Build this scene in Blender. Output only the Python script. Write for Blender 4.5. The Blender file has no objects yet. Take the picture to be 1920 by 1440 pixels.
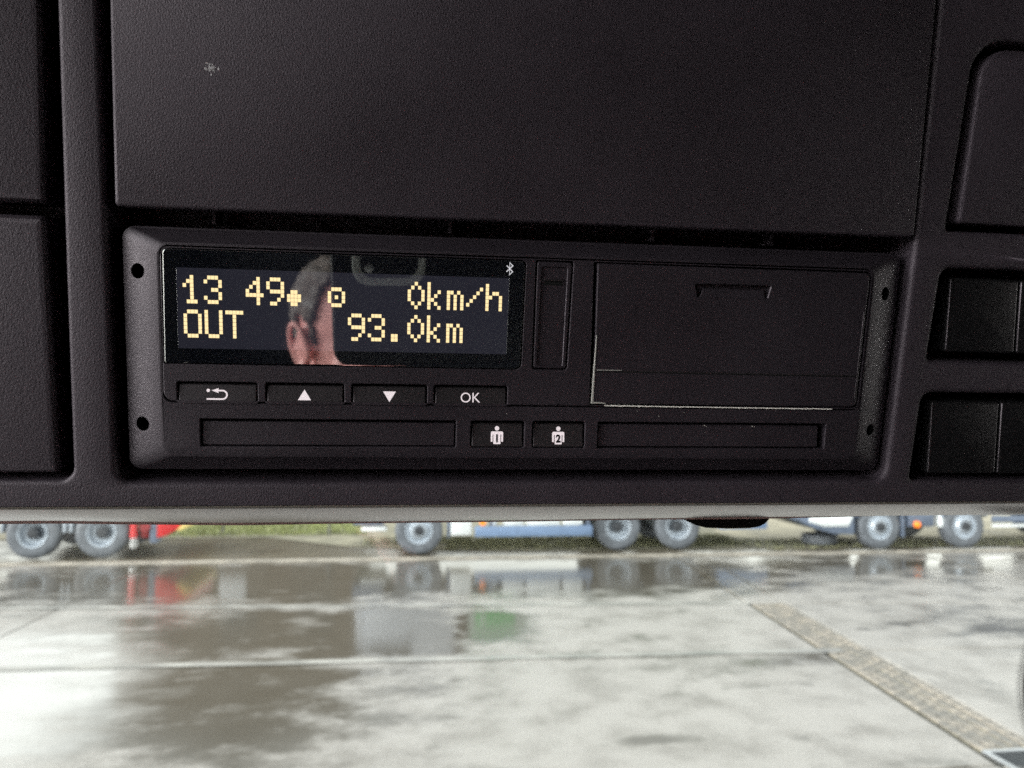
import bpy, bmesh, math, random
from mathutils import Vector, Matrix, noise
random.seed(7)
SC = bpy.context.scene
COL = SC.collection
R = math.radians

# ------------------------------------------------------------------ camera
cam_d = bpy.data.cameras.new('camera')
cam = bpy.data.objects.new('camera', cam_d)
COL.objects.link(cam)
cam_d.sensor_width = 36.0
cam_d.lens = 27.04
cam_d.clip_start = 0.0005
cam_d.clip_end = 3000.0
cam_d.dof.use_dof = True
cam_d.dof.focus_distance = 0.186
cam_d.dof.aperture_fstop = 23.0
cam.matrix_world = Matrix(((0.99187, -0.01393, -0.12651, 0.0),
                           (-0.12712, -0.05901, -0.99013, 0.0),
                           (0.00633, 0.99816, -0.06030, 2.8),
                           (0, 0, 0, 1)))
SC.camera = cam

# ------------------------------------------------------------------ sky, sun, exposure
SUN_EL, SUN_AZ = 20.0, -104.0          # azimuth from +Y, positive towards +X
world = bpy.data.worlds.new("World")
SC.world = world
world.use_nodes = True
wn = world.node_tree
for n in list(wn.nodes):
    wn.nodes.remove(n)
wo = wn.nodes.new('ShaderNodeOutputWorld')
bg = wn.nodes.new('ShaderNodeBackground')
sky = wn.nodes.new('ShaderNodeTexSky')
sky.sky_type = 'NISHITA'
sky.sun_disc = False
sky.sun_elevation = R(SUN_EL)
sky.sun_rotation = R(SUN_AZ)
sky.air_density = 2.0
sky.dust_density = 0.5
sky.ozone_density = 1.0
hsv = wn.nodes.new('ShaderNodeHueSaturation')
hsv.inputs['Saturation'].default_value = 0.15
wn.links.new(sky.outputs[0], hsv.inputs['Color'])
wn.links.new(hsv.outputs[0], bg.inputs['Color'])
bg.inputs['Strength'].default_value = 0.15
wn.links.new(bg.outputs[0], wo.inputs['Surface'])

sun_d = bpy.data.lights.new('sun', 'SUN')
sun_d.energy = 0.9
sun_d.angle = R(36)
sun_d.color = (1.0, 0.97, 0.95)
sun = bpy.data.objects.new('sun', sun_d)
COL.objects.link(sun)
sdir = Vector((math.sin(R(SUN_AZ)) * math.cos(R(SUN_EL)), math.cos(R(SUN_AZ)) * math.cos(R(SUN_EL)), math.sin(R(SUN_EL))))
sun.rotation_euler = sdir.to_track_quat('Z', 'Y').to_euler()

SC.view_settings.view_transform = 'Standard'
SC.view_settings.look = 'None'
SC.view_settings.gamma = 1.0
SC.view_settings.exposure = 1.75
SC.render.engine = 'CYCLES'
SC.cycles.use_denoising = False
SC.cycles.max_bounces = 8
SC.cycles.diffuse_bounces = 5
SC.cycles.glossy_bounces = 4
SC.cycles.transparent_max_bounces = 12
SC.cycles.sample_clamp_indirect = 1.5
SC.cycles.caustics_reflective = False
SC.cycles.caustics_refractive = False

# ------------------------------------------------------------------ materials
def new_mat(name):
    m = bpy.data.materials.new(name)
    m.use_nodes = True
    nt = m.node_tree
    return m, nt, nt.nodes['Principled BSDF']

def mat(name, col, rough=0.5, metal=0.0, spec=0.5, ior=1.5, var=0.0, vscale=3.0, coat=0.0, emit=None, estr=0.0):
    m, nt, p = new_mat(name)
    p.inputs['Base Color'].default_value = (*col, 1)
    p.inputs['Roughness'].default_value = rough
    p.inputs['Metallic'].default_value = metal
    p.inputs['Specular IOR Level'].default_value = spec
    p.inputs['IOR'].default_value = ior
    if coat:
        p.inputs['Coat Weight'].default_value = coat
        p.inputs['Coat Roughness'].default_value = 0.05
    if emit:
        p.inputs['Emission Color'].default_value = (*emit, 1)
        p.inputs['Emission Strength'].default_value = estr
    if var:
        tc = nt.nodes.new('ShaderNodeTexCoord')
        nz = nt.nodes.new('ShaderNodeTexNoise')
        nz.inputs['Scale'].default_value = vscale
        nz.inputs['Detail'].default_value = 5
        nt.links.new(tc.outputs['Object'], nz.inputs['Vector'])
        mr = nt.nodes.new('ShaderNodeMapRange')
        mr.inputs[1].default_value = 0.3
        mr.inputs[2].default_value = 0.7
        mr.inputs[3].default_value = 1 - var
        mr.inputs[4].default_value = 1 + var
        nt.links.new(nz.outputs['Fac'], mr.inputs[0])
        mx = nt.nodes.new('ShaderNodeMix')
        mx.data_type = 'RGBA'
        mx.blend_type = 'MULTIPLY'
        mx.inputs[0].default_value = 1
        mx.inputs[6].default_value = (*col, 1)
        nt.links.new(mr.outputs[0], mx.inputs[7])
        nt.links.new(mx.outputs[2], p.inputs['Base Color'])
        rr = nt.nodes.new('ShaderNodeMath')
        rr.operation = 'MULTIPLY'
        rr.inputs[1].default_value = rough
        nt.links.new(mr.outputs[0], rr.inputs[0])
        nt.links.new(rr.outputs[0], p.inputs['Roughness'])
    return m

def plastic(name, col, rough, grain, strength, spec=0.5, wear=0.12, stretch=(1, 1, 1), ior=1.5):
    """moulded plastic: leathery grain as relief, slight uneven sheen"""
    m, nt, p = new_mat(name)
    p.inputs['Specular IOR Level'].default_value = spec
    p.inputs['IOR'].default_value = ior
    p.inputs['Specular Tint'].default_value = (0.98, 0.87, 1.0, 1)
    tc = nt.nodes.new('ShaderNodeTexCoord')
    mp = nt.nodes.new('ShaderNodeMapping')
    mp.inputs['Scale'].default_value = stretch
    nt.links.new(tc.outputs['Object'], mp.inputs['Vector'])
    nz = nt.nodes.new('ShaderNodeTexNoise')
    nz.inputs['Scale'].default_value = grain
    nz.inputs['Detail'].default_value = 2.5
    nz.inputs['Roughness'].default_value = 0.6
    nt.links.new(mp.outputs[0], nz.inputs['Vector'])
    bp = nt.nodes.new('ShaderNodeBump')
    bp.inputs['Strength'].default_value = strength
    bp.inputs['Distance'].default_value = 0.0002
    nt.links.new(nz.outputs['Fac'], bp.inputs['Height'])
    nt.links.new(bp.outputs[0], p.inputs['Normal'])
    n2 = nt.nodes.new('ShaderNodeTexNoise')
    n2.inputs['Scale'].default_value = 28
    n2.inputs['Detail'].default_value = 6
    nt.links.new(tc.outputs['Object'], n2.inputs['Vector'])
    mr = nt.nodes.new('ShaderNodeMapRange')
    mr.inputs[1].default_value = 0.3
    mr.inputs[2].default_value = 0.7
    mr.inputs[3].default_value = 1 - wear
    mr.inputs[4].default_value = 1 + wear
    nt.links.new(n2.outputs['Fac'], mr.inputs[0])
    rr = nt.nodes.new('ShaderNodeMath')
    rr.operation = 'MULTIPLY'
    rr.inputs[1].default_value = rough
    nt.links.new(mr.outputs[0], rr.inputs[0])
    nt.links.new(rr.outputs[0], p.inputs['Roughness'])
    mx = nt.nodes.new('ShaderNodeMix')
    mx.data_type = 'RGBA'
    mx.blend_type = 'MULTIPLY'
    mx.inputs[0].default_value = 1
    mx.inputs[6].default_value = (*col, 1)
    nt.links.new(mr.outputs[0], mx.inputs[7])
    nt.links.new(mx.outputs[2], p.inputs['Base Color'])
    return m

def pane_mat(name, tint=(0.95, 0.97, 0.96), ior=1.5):
    m = bpy.data.materials.new(name)
    m.use_nodes = True
    nt = m.node_tree
    for n in list(nt.nodes):
        nt.nodes.remove(n)
    o = nt.nodes.new('ShaderNodeOutputMaterial')
    mix = nt.nodes.new('ShaderNodeMixShader')
    t = nt.nodes.new('ShaderNodeBsdfTransparent')
    t.inputs[0].default_value = (*tint, 1)
    g = nt.nodes.new('ShaderNodeBsdfGlossy')
    g.inputs['Roughness'].default_value = 0.0
    fr = nt.nodes.new('ShaderNodeFresnel')
    ge = nt.nodes.new('ShaderNodeNewGeometry')
    mr = nt.nodes.new('ShaderNodeMapRange')          # a thin sheet reflects alike from both sides
    mr.inputs[3].default_value = ior
    mr.inputs[4].default_value = 1.0 / ior
    nt.links.new(ge.outputs['Backfacing'], mr.inputs[0])
    nt.links.new(mr.outputs[0], fr.inputs[0])
    nt.links.new(fr.outputs[0], mix.inputs[0])
    nt.links.new(t.outputs[0], mix.inputs[1])
    nt.links.new(g.outputs[0], mix.inputs[2])
    nt.links.new(mix.outputs[0], o.inputs['Surface'])
    return m

M = {}
M['console'] = plastic('console_plastic', (0.034, 0.027, 0.036), 0.53, 2600, 0.7, stretch=(1, 0.75, 1))
M['face'] = plastic('faceplate_plastic', (0.022, 0.018, 0.024), 0.45, 2600, 0.35)
M['key'] = plastic('key_plastic', (0.018, 0.016, 0.018), 0.46, 2400, 0.15)
M['switch'] = plastic('switch_plastic', (0.008, 0.008, 0.009), 0.34, 2400, 0.10)
M['lip'] = plastic('lip_plastic', (0.25, 0.23, 0.205), 0.20, 1900, 0.15, ior=2.0)  # base lightened to stand in for the yard's grazing reflection
M['seam'] = plastic('seam_strip', (0.36, 0.23, 0.22), 0.6, 1800, 0.4)
M['pit'] = mat('dark_recess', (0.006, 0.006, 0.007), 0.8, spec=0.2)
M['glass'] = mat('display_glass', (0.004, 0.005, 0.009), 0.015, ior=3.8)
M['lcd'] = mat('display_panel', (0.010, 0.010, 0.014), 0.02, ior=3.8, emit=(0.66, 0.66, 1.0), estr=0.006)
M['pixel'] = mat('lit_pixel', (0.3, 0.28, 0.2), 0.4, emit=(1.0, 0.76, 0.38), estr=0.31)
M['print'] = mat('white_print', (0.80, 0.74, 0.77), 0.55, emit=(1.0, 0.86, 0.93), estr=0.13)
M['print_dim'] = mat('grey_print', (0.62, 0.62, 0.64), 0.5, emit=(0.9, 0.9, 1.0), estr=0.12)
M['steel'] = mat('cutter_steel', (0.46, 0.45, 0.44), 0.5, metal=0.2)
M['paper'] = mat('paper_edge', (0.92, 0.88, 0.86), 0.6)
M['dust'] = mat('dust', (0.6, 0.58, 0.56), 0.9)
M['scuff'] = mat('scuff', (0.48, 0.46, 0.50), 0.8, var=0.5, vscale=900)
M['rubber'] = mat('black_rubber', (0.005, 0.005, 0.005), 0.85, spec=0.1)

# ------------------------------------------------------------------ mesh helpers
def link(name, me, m, parent=None):
    o = bpy.data.objects.new(name, me)
    COL.objects.link(o)
    if m is not None:
        for x in (m if isinstance(m, (list, tuple)) else [m]):
            me.materials.append(x)
    if parent is not None:
        o.parent = parent
    return o

def fin(bm, name, m, parent=None, smooth=True, ang=32):
    bmesh.ops.recalc_face_normals(bm, faces=bm.faces)
    me = bpy.data.meshes.new(name)
    bm.to_mesh(me)
    bm.free()
    if smooth:
        me.polygons.foreach_set('use_smooth', [True] * len(me.polygons))
        me.set_sharp_from_angle(angle=R(ang))
    return link(name, me, m, parent)

def empty(name, mw=None, loc=None):
    o = bpy.data.objects.new(name, None)
    o.empty_display_size = 0.05
    COL.objects.link(o)
    if mw is not None:
        o.matrix_world = mw
    if loc is not None:
        o.location = loc
    return o

def tag(o, label=None, cat=None, group=None, kind=None):
    if label: o['label'] = label
    if cat: o['category'] = cat
    if group: o['group'] = group
    if kind: o['kind'] = kind
    return o

MM = 0.001

def offset_poly(c, d):
    """inset a CCW polygon by d (negative grows it)"""
    n = len(c)
    out = []
    for i in range(n):
        p0, p1, p2 = Vector(c[i - 1]), Vector(c[i]), Vector(c[(i + 1) % n])
        e1 = (p1 - p0).normalized()
        e2 = (p2 - p1).normalized()
        n1 = Vector((-e1.y, e1.x))
        n2 = Vector((-e2.y, e2.x))
        b = n1 + n2
        k = d / max(0.2, (1 + n1.dot(n2)))
        out.append(p1 + b * k)
    return out

def rpoly(c, r, seg=5, inset=0.0):
    n = len(c)
    rs = r if isinstance(r, (list, tuple)) else [r] * n
    cc = offset_poly(c, inset) if inset else [Vector(x) for x in c]
    pts = []
    for i in range(n):
        p0, p1, p2 = cc[i - 1], cc[i], cc[(i + 1) % n]
        a = (p0 - p1).normalized()
        b = (p2 - p1).normalized()
        ang = a.angle(b)
        convex = ((p1 - p0).x * (p2 - p1).y - (p1 - p0).y * (p2 - p1).x) > 0
        rad = max(0.015, rs[i] - inset if convex else rs[i] + inset)
        t = rad / math.tan(ang / 2)
        t = min(t, 0.48 * (p0 - p1).length, 0.48 * (p2 - p1).length)
        rad = t * math.tan(ang / 2)
        ctr = p1 + (a + b).normalized() * (rad / math.sin(ang / 2))
        s = p1 + a * t
        e = p1 + b * t
        v0 = s - ctr
        v1 = e - ctr
        a0 = math.atan2(v0.y, v0.x)
        a1 = math.atan2(v1.y, v1.x)
        da = (a1 - a0 + math.pi) % (2 * math.pi) - math.pi
        for k in range(seg + 1):
            th = a0 + da * k / seg
            pts.append((ctr.x + rad * math.cos(th), ctr.y + rad * math.sin(th)))
    return pts

def ring(bm, pts, w, tilt=None):
    if tilt:
        return [bm.verts.new((x * MM, y * MM, (w + tilt(x, y)) * MM)) for x, y in pts]
    return [bm.verts.new((x * MM, y * MM, w * MM)) for x, y in pts]

def bridge(bm, a, b):
    n = len(a)
    for i in range(n):
        j = (i + 1) % n
        bm.faces.new((a[i], a[j], b[j], b[i]))

def edges_of(bm, loop):
    es = []
    n = len(loop)
    for i in range(n):
        e = bm.edges.get((loop[i], loop[(i + 1) % n]))
        if e is None:
            e = bm.edges.new((loop[i], loop[(i + 1) % n]))
        es.append(e)
    return es

def solid(name, corners, r, prof, m, parent=None, holes=(), seg=5, back=True, tilt=None, outline=None, ang=32):
    """plate: prof = [(inset, w)...] from the back to the front cap; holes = [(corners, r, [(grow, w)...], closed)]"""
    bm = bmesh.new()
    loops = []
    for ins, w in prof:
        pts = outline(ins) if outline else rpoly(corners, r, seg, ins)
        loops.append(ring(bm, pts, w, tilt))
    for a, b in zip(loops, loops[1:]):
        bridge(bm, a, b)
    if back:
        bm.faces.new(list(reversed(loops[0])))
    if not holes:
        bm.faces.new(loops[-1])
    else:
        es = edges_of(bm, loops[-1])
        for hc, hr, hp, closed in holes:
            hl = [ring(bm, rpoly(hc, hr, seg, -g), w, tilt) for g, w in hp]
            es += edges_of(bm, hl[0])
            for a, b in zip(hl, hl[1:]):
                bridge(bm, b, a)
            if closed:
                bm.faces.new(hl[-1])
        bmesh.ops.triangle_fill(bm, use_beauty=True, use_dissolve=False, edges=es, normal=(0, 0, 1))
    return fin(bm, name, m, parent, ang=ang)

def rect(x0, x1, y0, y1):
    return [(x0, y0), (x1, y0), (x1, y1), (x0, y1)]

def flat(name, polys, w, m, parent, tilt=None, th=0.03):
    """thin print: list of polygons (mm)"""
    bm = bmesh.new()
    for p in polys:
        lo = ring(bm, p, w, tilt)
        hi = ring(bm, p, w + th, tilt)
        bridge(bm, lo, hi)
        bm.faces.new(hi)
    return fin(bm, name, m, parent, smooth=False)

def circ(x, y, r, n=20):
    return [(x + r * math.cos(2 * math.pi * k / n), y + r * math.sin(2 * math.pi * k / n)) for k in range(n)]

def ribbon(pts, wd):
    """polyline to one polygon of width wd with mitred joints"""
    L, Rr = [], []
    n = len(pts)
    for i in range(n):
        p = Vector(pts[i])
        d1 = (p - Vector(pts[i - 1])).normalized() if i > 0 else None
        d2 = (Vector(pts[i + 1]) - p).normalized() if i < n - 1 else None
        if d1 is None: d1 = d2
        if d2 is None: d2 = d1
        n1 = Vector((-d1.y, d1.x)); n2 = Vector((-d2.y, d2.x))
        b = n1 + n2
        k = (wd / 2) * 2 / max(0.5, b.dot(b)) if b.length > 1e-6 else wd / 2
        k = min(k, wd)
        L.append(tuple(p + b * k)); Rr.append(tuple(p - b * k))
    return Rr + list(reversed(L))

def text_mesh(name, s, size, x, y, w, m, parent, bold=0.0, tilt=0.0, sx=1.0):
    cu = bpy.data.curves.new(name, 'FONT')
    cu.body = s
    cu.size = size * MM
    cu.align_x = 'CENTER'
    cu.align_y = 'CENTER'
    cu.offset = bold * MM
    cu.extrude = 0.015 * MM
    cu.resolution_u = 6
    o = bpy.data.objects.new(name, cu)
    COL.objects.link(o)
    bpy.context.view_layer.update()
    me = bpy.data.meshes.new_from_object(o.evaluated_get(bpy.context.evaluated_depsgraph_get()))
    COL.objects.unlink(o)
    bpy.data.objects.remove(o)
    me.name = name
    xs = [v.co.x for v in me.vertices]; ys = [v.co.y for v in me.vertices]
    cx = (min(xs) + max(xs)) / 2; cy = (min(ys) + max(ys)) / 2
    for v in me.vertices:
        v.co.x = (v.co.x - cx) * sx + x * MM
        yy = (v.co.y - cy)
        v.co.y = yy + y * MM
        v.co.z += (w + tilt * yy / MM) * MM
    me.materials.clear()
    return link(name, me, m, parent)

# ------------------------------------------------------------------ console frame: x along the console, y up its face, z towards the viewer
TILT = R(12.2)
CONS = Matrix(((1, 0, 0, 0.02853),
               (0, -math.sin(TILT), -math.cos(TILT), 0.18509),
               (0, math.cos(TILT), -math.sin(TILT), 2.8178),
               (0, 0, 0, 1)))

# ================================================================== THE YARD
def W(x, y, z=0.0):
    return Vector((x, y, z))

def ground_mat(name, dark, light, grain=True, wet=True, pudd=0.5, rough_dry=0.38, tint=None):
    m, nt, p = new_mat(name)
    L = nt.links
    geo = nt.nodes.new('ShaderNodeNewGeometry')
    def nz(scale, det, rough=0.55, sc=(1, 1, 1)):
        mp = nt.nodes.new('ShaderNodeMapping')
        mp.inputs['Scale'].default_value = sc
        L.new(geo.outputs['Position'], mp.inputs['Vector'])
        n = nt.nodes.new('ShaderNodeTexNoise')
        n.inputs['Scale'].default_value = scale
        n.inputs['Detail'].default_value = det
        n.inputs['Roughness'].default_value = rough
        L.new(mp.outputs[0], n.inputs['Vector'])
        return n.outputs['Fac']
    def ramp(f, a, b, c=0.0, d=1.0):
        r = nt.nodes.new('ShaderNodeMapRange')
        r.interpolation_type = 'SMOOTHSTEP'
        r.inputs[1].default_value = a; r.inputs[2].default_value = b
        r.inputs[3].default_value = c; r.inputs[4].default_value = d
        L.new(f, r.inputs[0])
        return r.outputs[0]
    def math_(op, a, b):
        n = nt.nodes.new('ShaderNodeMath'); n.operation = op
        for i, v in enumerate((a, b)):
            if isinstance(v, (int, float)): n.inputs[i].default_value = v
            else: L.new(v, n.inputs[i])
        return n.outputs[0]
    def ellipse(cx, cy, rx, ry, soft=0.5):
        mp = nt.nodes.new('ShaderNodeMapping')
        mp.inputs['Location'].default_value = (-cx / rx, -cy / ry, 0)
        mp.inputs['Scale'].default_value = (1 / rx, 1 / ry, 0)
        L.new(geo.outputs['Position'], mp.inputs['Vector'])
        v = nt.nodes.new('ShaderNodeVectorMath'); v.operation = 'LENGTH'
        L.new(mp.outputs[0], v.inputs[0])
        return math_('SUBTRACT', 1.0, v.outputs['Value'])      # >0 inside
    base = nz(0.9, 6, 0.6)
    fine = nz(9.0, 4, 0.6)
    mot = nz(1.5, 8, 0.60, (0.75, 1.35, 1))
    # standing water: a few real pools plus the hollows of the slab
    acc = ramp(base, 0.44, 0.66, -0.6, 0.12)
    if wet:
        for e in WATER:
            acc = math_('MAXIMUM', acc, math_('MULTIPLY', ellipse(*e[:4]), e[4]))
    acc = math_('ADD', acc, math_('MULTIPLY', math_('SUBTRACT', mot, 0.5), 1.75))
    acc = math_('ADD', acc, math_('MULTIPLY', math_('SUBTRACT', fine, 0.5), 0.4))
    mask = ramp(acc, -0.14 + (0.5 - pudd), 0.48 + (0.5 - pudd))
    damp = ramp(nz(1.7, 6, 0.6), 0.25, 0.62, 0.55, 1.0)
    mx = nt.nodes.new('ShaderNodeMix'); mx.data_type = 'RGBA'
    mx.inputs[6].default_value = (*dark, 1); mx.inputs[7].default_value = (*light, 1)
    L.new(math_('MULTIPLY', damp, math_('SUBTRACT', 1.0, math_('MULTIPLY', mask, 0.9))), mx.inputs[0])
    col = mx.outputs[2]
    if wet:                               # sky glare towards the left, painted in as a paler patch of slab
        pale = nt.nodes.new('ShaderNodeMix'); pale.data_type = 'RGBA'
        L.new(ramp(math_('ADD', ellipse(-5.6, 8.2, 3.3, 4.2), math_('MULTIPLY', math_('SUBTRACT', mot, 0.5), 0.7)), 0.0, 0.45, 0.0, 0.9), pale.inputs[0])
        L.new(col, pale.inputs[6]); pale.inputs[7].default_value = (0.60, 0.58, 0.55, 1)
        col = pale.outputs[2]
    mg = nt.nodes.new('ShaderNodeMix'); mg.data_type = 'RGBA'; mg.blend_type = 'MULTIPLY'
    mg.inputs[0].default_value = 1
    L.new(col, mg.inputs[6])
    L.new(ramp(nz(60, 4, 0.7), 0.25, 0.75, 0.8, 1.15), mg.inputs[7])
    L.new(mg.outputs[2], p.inputs['Base Color'])
    p.inputs['IOR'].default_value = 1.4
    rgh = math_('MULTIPLY', ramp(fine, 0.3, 0.7, 0.85, 1.15), rough_dry)
    mr = nt.nodes.new('ShaderNodeMix'); mr.data_type = 'FLOAT'
    L.new(mask, mr.inputs[0]); L.new(rgh, mr.inputs[2]); mr.inputs[3].default_value = 0.125
    L.new(mr.outputs[0], p.inputs['Roughness'])
    bp = nt.nodes.new('ShaderNodeBump')
    bp.inputs['Distance'].default_value = 0.02
    L.new(math_('MULTIPLY', math_('SUBTRACT', 1.0, mask), 0.25), bp.inputs['Strength'])
    L.new(nz(35, 5, 0.7), bp.inputs['Height'])
    L.new(bp.outputs[0], p.inputs['Normal'])
    return m

# pools on the slab: centre x, y, half-sizes, depth
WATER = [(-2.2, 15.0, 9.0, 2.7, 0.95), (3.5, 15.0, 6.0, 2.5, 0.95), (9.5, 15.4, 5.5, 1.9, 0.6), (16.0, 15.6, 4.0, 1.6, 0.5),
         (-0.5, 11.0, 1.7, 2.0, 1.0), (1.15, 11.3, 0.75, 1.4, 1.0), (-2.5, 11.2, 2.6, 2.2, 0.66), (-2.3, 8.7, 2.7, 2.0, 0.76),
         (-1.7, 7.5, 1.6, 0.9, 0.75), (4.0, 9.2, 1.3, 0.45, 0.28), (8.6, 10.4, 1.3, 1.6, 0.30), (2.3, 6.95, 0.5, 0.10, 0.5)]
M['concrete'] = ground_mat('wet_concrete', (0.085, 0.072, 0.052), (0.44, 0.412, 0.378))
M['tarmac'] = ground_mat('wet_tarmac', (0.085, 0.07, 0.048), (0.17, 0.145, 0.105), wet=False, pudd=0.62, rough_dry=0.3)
M['kerb'] = mat('pale_kerb_concrete', (0.38, 0.345, 0.295), 0.6, var=0.3, vscale=2.5)
M['grass'] = mat('grass_blades', (0.34, 0.37, 0.16), 0.6, var=0.4, vscale=1.2)
M['soil'] = mat('soil', (0.31, 0.285, 0.205), 0.9, var=0.3, vscale=1.5)
M['gravel'] = mat('cream_gravel', (0.46, 0.41, 0.30), 0.9, var=0.35, vscale=1.3)
M['sett'] = mat('sett_stone', (0.30, 0.268, 0.228), 0.55, var=0.45, vscale=5)
M['sett_b'] = mat('grey_sett_stone', (0.225, 0.207, 0.18), 0.5, var=0.45, vscale=5)
M['seal'] = mat('cement_joint_strip', (0.36, 0.345, 0.315), 0.35, var=0.45, vscale=1.4)
M['groove'] = mat('wet_joint', (0.07, 0.065, 0.05), 0.35)

def quad_sheet(name, pts, z, m, kind='structure'):
    bm = bmesh.new()
    bm.faces.new([bm.verts.new((x, y, z)) for x, y in pts])
    o = fin(bm, name, m, smooth=False)
    return tag(o, kind=kind)

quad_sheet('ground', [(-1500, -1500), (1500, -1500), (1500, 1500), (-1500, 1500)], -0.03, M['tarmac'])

# concrete yard: cast slabs with sunk joints
yard = empty('concrete_yard', loc=(0, 0, 0))
tag(yard, kind='structure')
bedm = bmesh.new()
bedm.faces.new([bedm.verts.new((x, y, -0.026)) for x, y in [(-23, -9), (25, -9), (25, 16.93), (-23, 16.93)]])
fin(bedm, 'joint_bed', M['groove'], yard, smooth=False)
XJ = [-22.0, -16.4, -10.9, -5.42, 5.47, 6.09, 11.6, 17.2, 24.0]
def yline(k, x):
    return [-8.0, -4.6, -1.2, 2.3, 6.16 - 0.01 * x, 9.62 - 0.03 * x, 12.55 - 0.068 * x, 16.92][k]
SKEW = lambda x, y: x + 0.085 * (y - 12.2) * (1 if 5 < x < 6.5 else 0.2)
for k in range(7):
    for i in range(len(XJ) - 1):
        if i == 4:
            if k < 4 or k > 5:
                pass
            else:
                continue                  # the drainage channel runs here
        g = 0.017
        x0, x1 = XJ[i], XJ[i + 1]
        c = [(SKEW(x0, yline(k, x0)) + g, yline(k, x0) + g), (SKEW(x1, yline(k, x1)) - g, yline(k, x1) + g),
             (SKEW(x1, yline(k + 1, x1)) - g, yline(k + 1, x1) - g), (SKEW(x0, yline(k + 1, x0)) + g, yline(k + 1, x0) - g)]
        dz = random.uniform(-0.003, 0.003)
        bm = bmesh.new()
        lo = [bm.verts.new((x, y, -0.025)) for x, y in c]
        mid = [bm.verts.new((x, y, -0.012 + dz)) for x, y in c]
        hi = [bm.verts.new((p.x, p.y, dz)) for p in offset_poly(c, 0.012)]
        bridge(bm, lo, mid); bridge(bm, mid, hi)
        bm.faces.new(hi)
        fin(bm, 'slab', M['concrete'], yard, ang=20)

kb = bmesh.new()
def box(bm, x0, x1, y0, y1, z0, z1, bev=0.0, seg=1, rot=None, org=None):
    r = bmesh.ops.create_cube(bm, size=1.0)
    vs = r['verts']
    for v in vs:
        v.co = Vector((x0 + (v.co.x + .5) * (x1 - x0), y0 + (v.co.y + .5) * (y1 - y0), z0 + (v.co.z + .5) * (z1 - z0)))
    if bev > 0:
        es = list({e for v in vs for e in v.link_edges})
        r2 = bmesh.ops.bevel(bm, geom=es, offset=bev, segments=seg, affect='EDGES', profile=0.5, clamp_overlap=True)
        vs = list({v for f in r2['faces'] for v in f.verts} | {v for v in vs if v.is_valid})
    if rot is not None:
        for v in vs:
            v.co = org + rot @ (v.co - org)
    return vs
box(kb, -24, 26, 16.94, 17.08, -0.028, 0.035, 0.02, 2)
tag(fin(kb, 'kerb_strip', M['kerb']), kind='structure')

for k in (5, 6):
    bm = bmesh.new()
    n_ = 60
    va, vb = [], []
    for q in range(n_ + 1):
        x = -21.5 + 27.0 * q / n_
        y = yline(k, x)
        va.append(bm.verts.new((x, y - .07 - .03 * noise.noise(Vector((x * .9, k, 0))), .007)))
        vb.append(bm.verts.new((x, y + .09 + .03 * noise.noise(Vector((x * .9, k, 4))), .007)))
    for q in range(n_):
        bm.faces.new((va[q], va[q + 1], vb[q + 1], vb[q]))
    fin(bm, 'joint_strip', M['seal'], yard, smooth=False)

# drainage channel of small setts, and its grate
chan = empty('drainage_channel', loc=(5.79, 12.2, 0))
tag(chan, kind='structure')
def chan_pt(s, t):     # s metres along from the far end towards the viewer, t across
    return (5.80 + t - 0.085 * s, 12.14 - s)
sett_meshes = []
for q in range(4):
    bm = bmesh.new()
    lx, ly = 0.094, 0.157
    j = [random.uniform(-.004, .004) for _ in range(8)]
    c = [(-lx / 2 + j[0], -ly / 2 + j[1]), (lx / 2 + j[2], -ly / 2 + j[3]), (lx / 2 + j[4], ly / 2 + j[5]), (-lx / 2 + j[6], ly / 2 + j[7])]
    lo = [bm.verts.new((x, y, -0.024)) for x, y in c]
    mid = [bm.verts.new((x, y, -0.006)) for x, y in c]
    hi = [bm.verts.new((p.x, p.y, random.uniform(-.004, .006))) for p in offset_poly(c, 0.010)]
    bridge(bm, lo, mid); bridge(bm, mid, hi); bm.faces.new(hi)
    bmesh.ops.recalc_face_normals(bm, faces=bm.faces)
    me = bpy.data.meshes.new('sett'); bm.to_mesh(me); bm.free()
    me.materials.append(M['sett'] if q % 2 else M['sett_b'])
    sett_meshes.append(me)
sb = bmesh.new()
bp_ = [chan_pt(0, -.29), chan_pt(5.75, -.29), chan_pt(5.75, .29), chan_pt(0, .29)]
sb.faces.new([sb.verts.new((x - 5.79, y - 12.2, -0.022)) for x, y in bp_])
fin(sb, 'mortar_bed', M['soil'], chan, smooth=False)
for row in range(5):
    nrow = 35
    for k in range(nrow):
        s = 0.10 + k * 0.163 + (0.08 if row % 2 else 0)
        t = (row - 2) * 0.114
        x, y = chan_pt(s, t)
        o = bpy.data.objects.new('sett', random.choice(sett_meshes))
        COL.objects.link(o)
        o.parent = chan
        dip = -0.010 + 0.006 * abs(row - 2)
        o.location = (x - 5.79, y - 12.2, dip + random.uniform(-.003, .003))
        o.rotation_euler = (random.uniform(-.03, .03), random.uniform(-.03, .03), 0.085 + random.uniform(-.04, .04))
gx, gy = chan_pt(6.02, 0.0)
gr = empty('drain_grate', loc=(gx, gy, 0))
tag(gr, 'grey iron drain grate at the near end of the stone drainage channel', 'drain grate')
M['iron'] = mat('wet_iron', (0.05, 0.055, 0.06), 0.5, metal=0.3, var=0.2)
M['galv'] = mat('galvanised_frame', (0.48, 0.49, 0.5), 0.3, metal=0.7, var=0.2)
bm = bmesh.new()
for a in ((-.28, .28, .22, .265), (-.28, .28, -.265, -.22), (-.28, -.235, -.22, .22), (.235, .28, -.22, .22)):
    box(bm, *a, -0.02, 0.012, 0.004)
fin(bm, 'grate_frame', M['galv'], gr)
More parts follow.
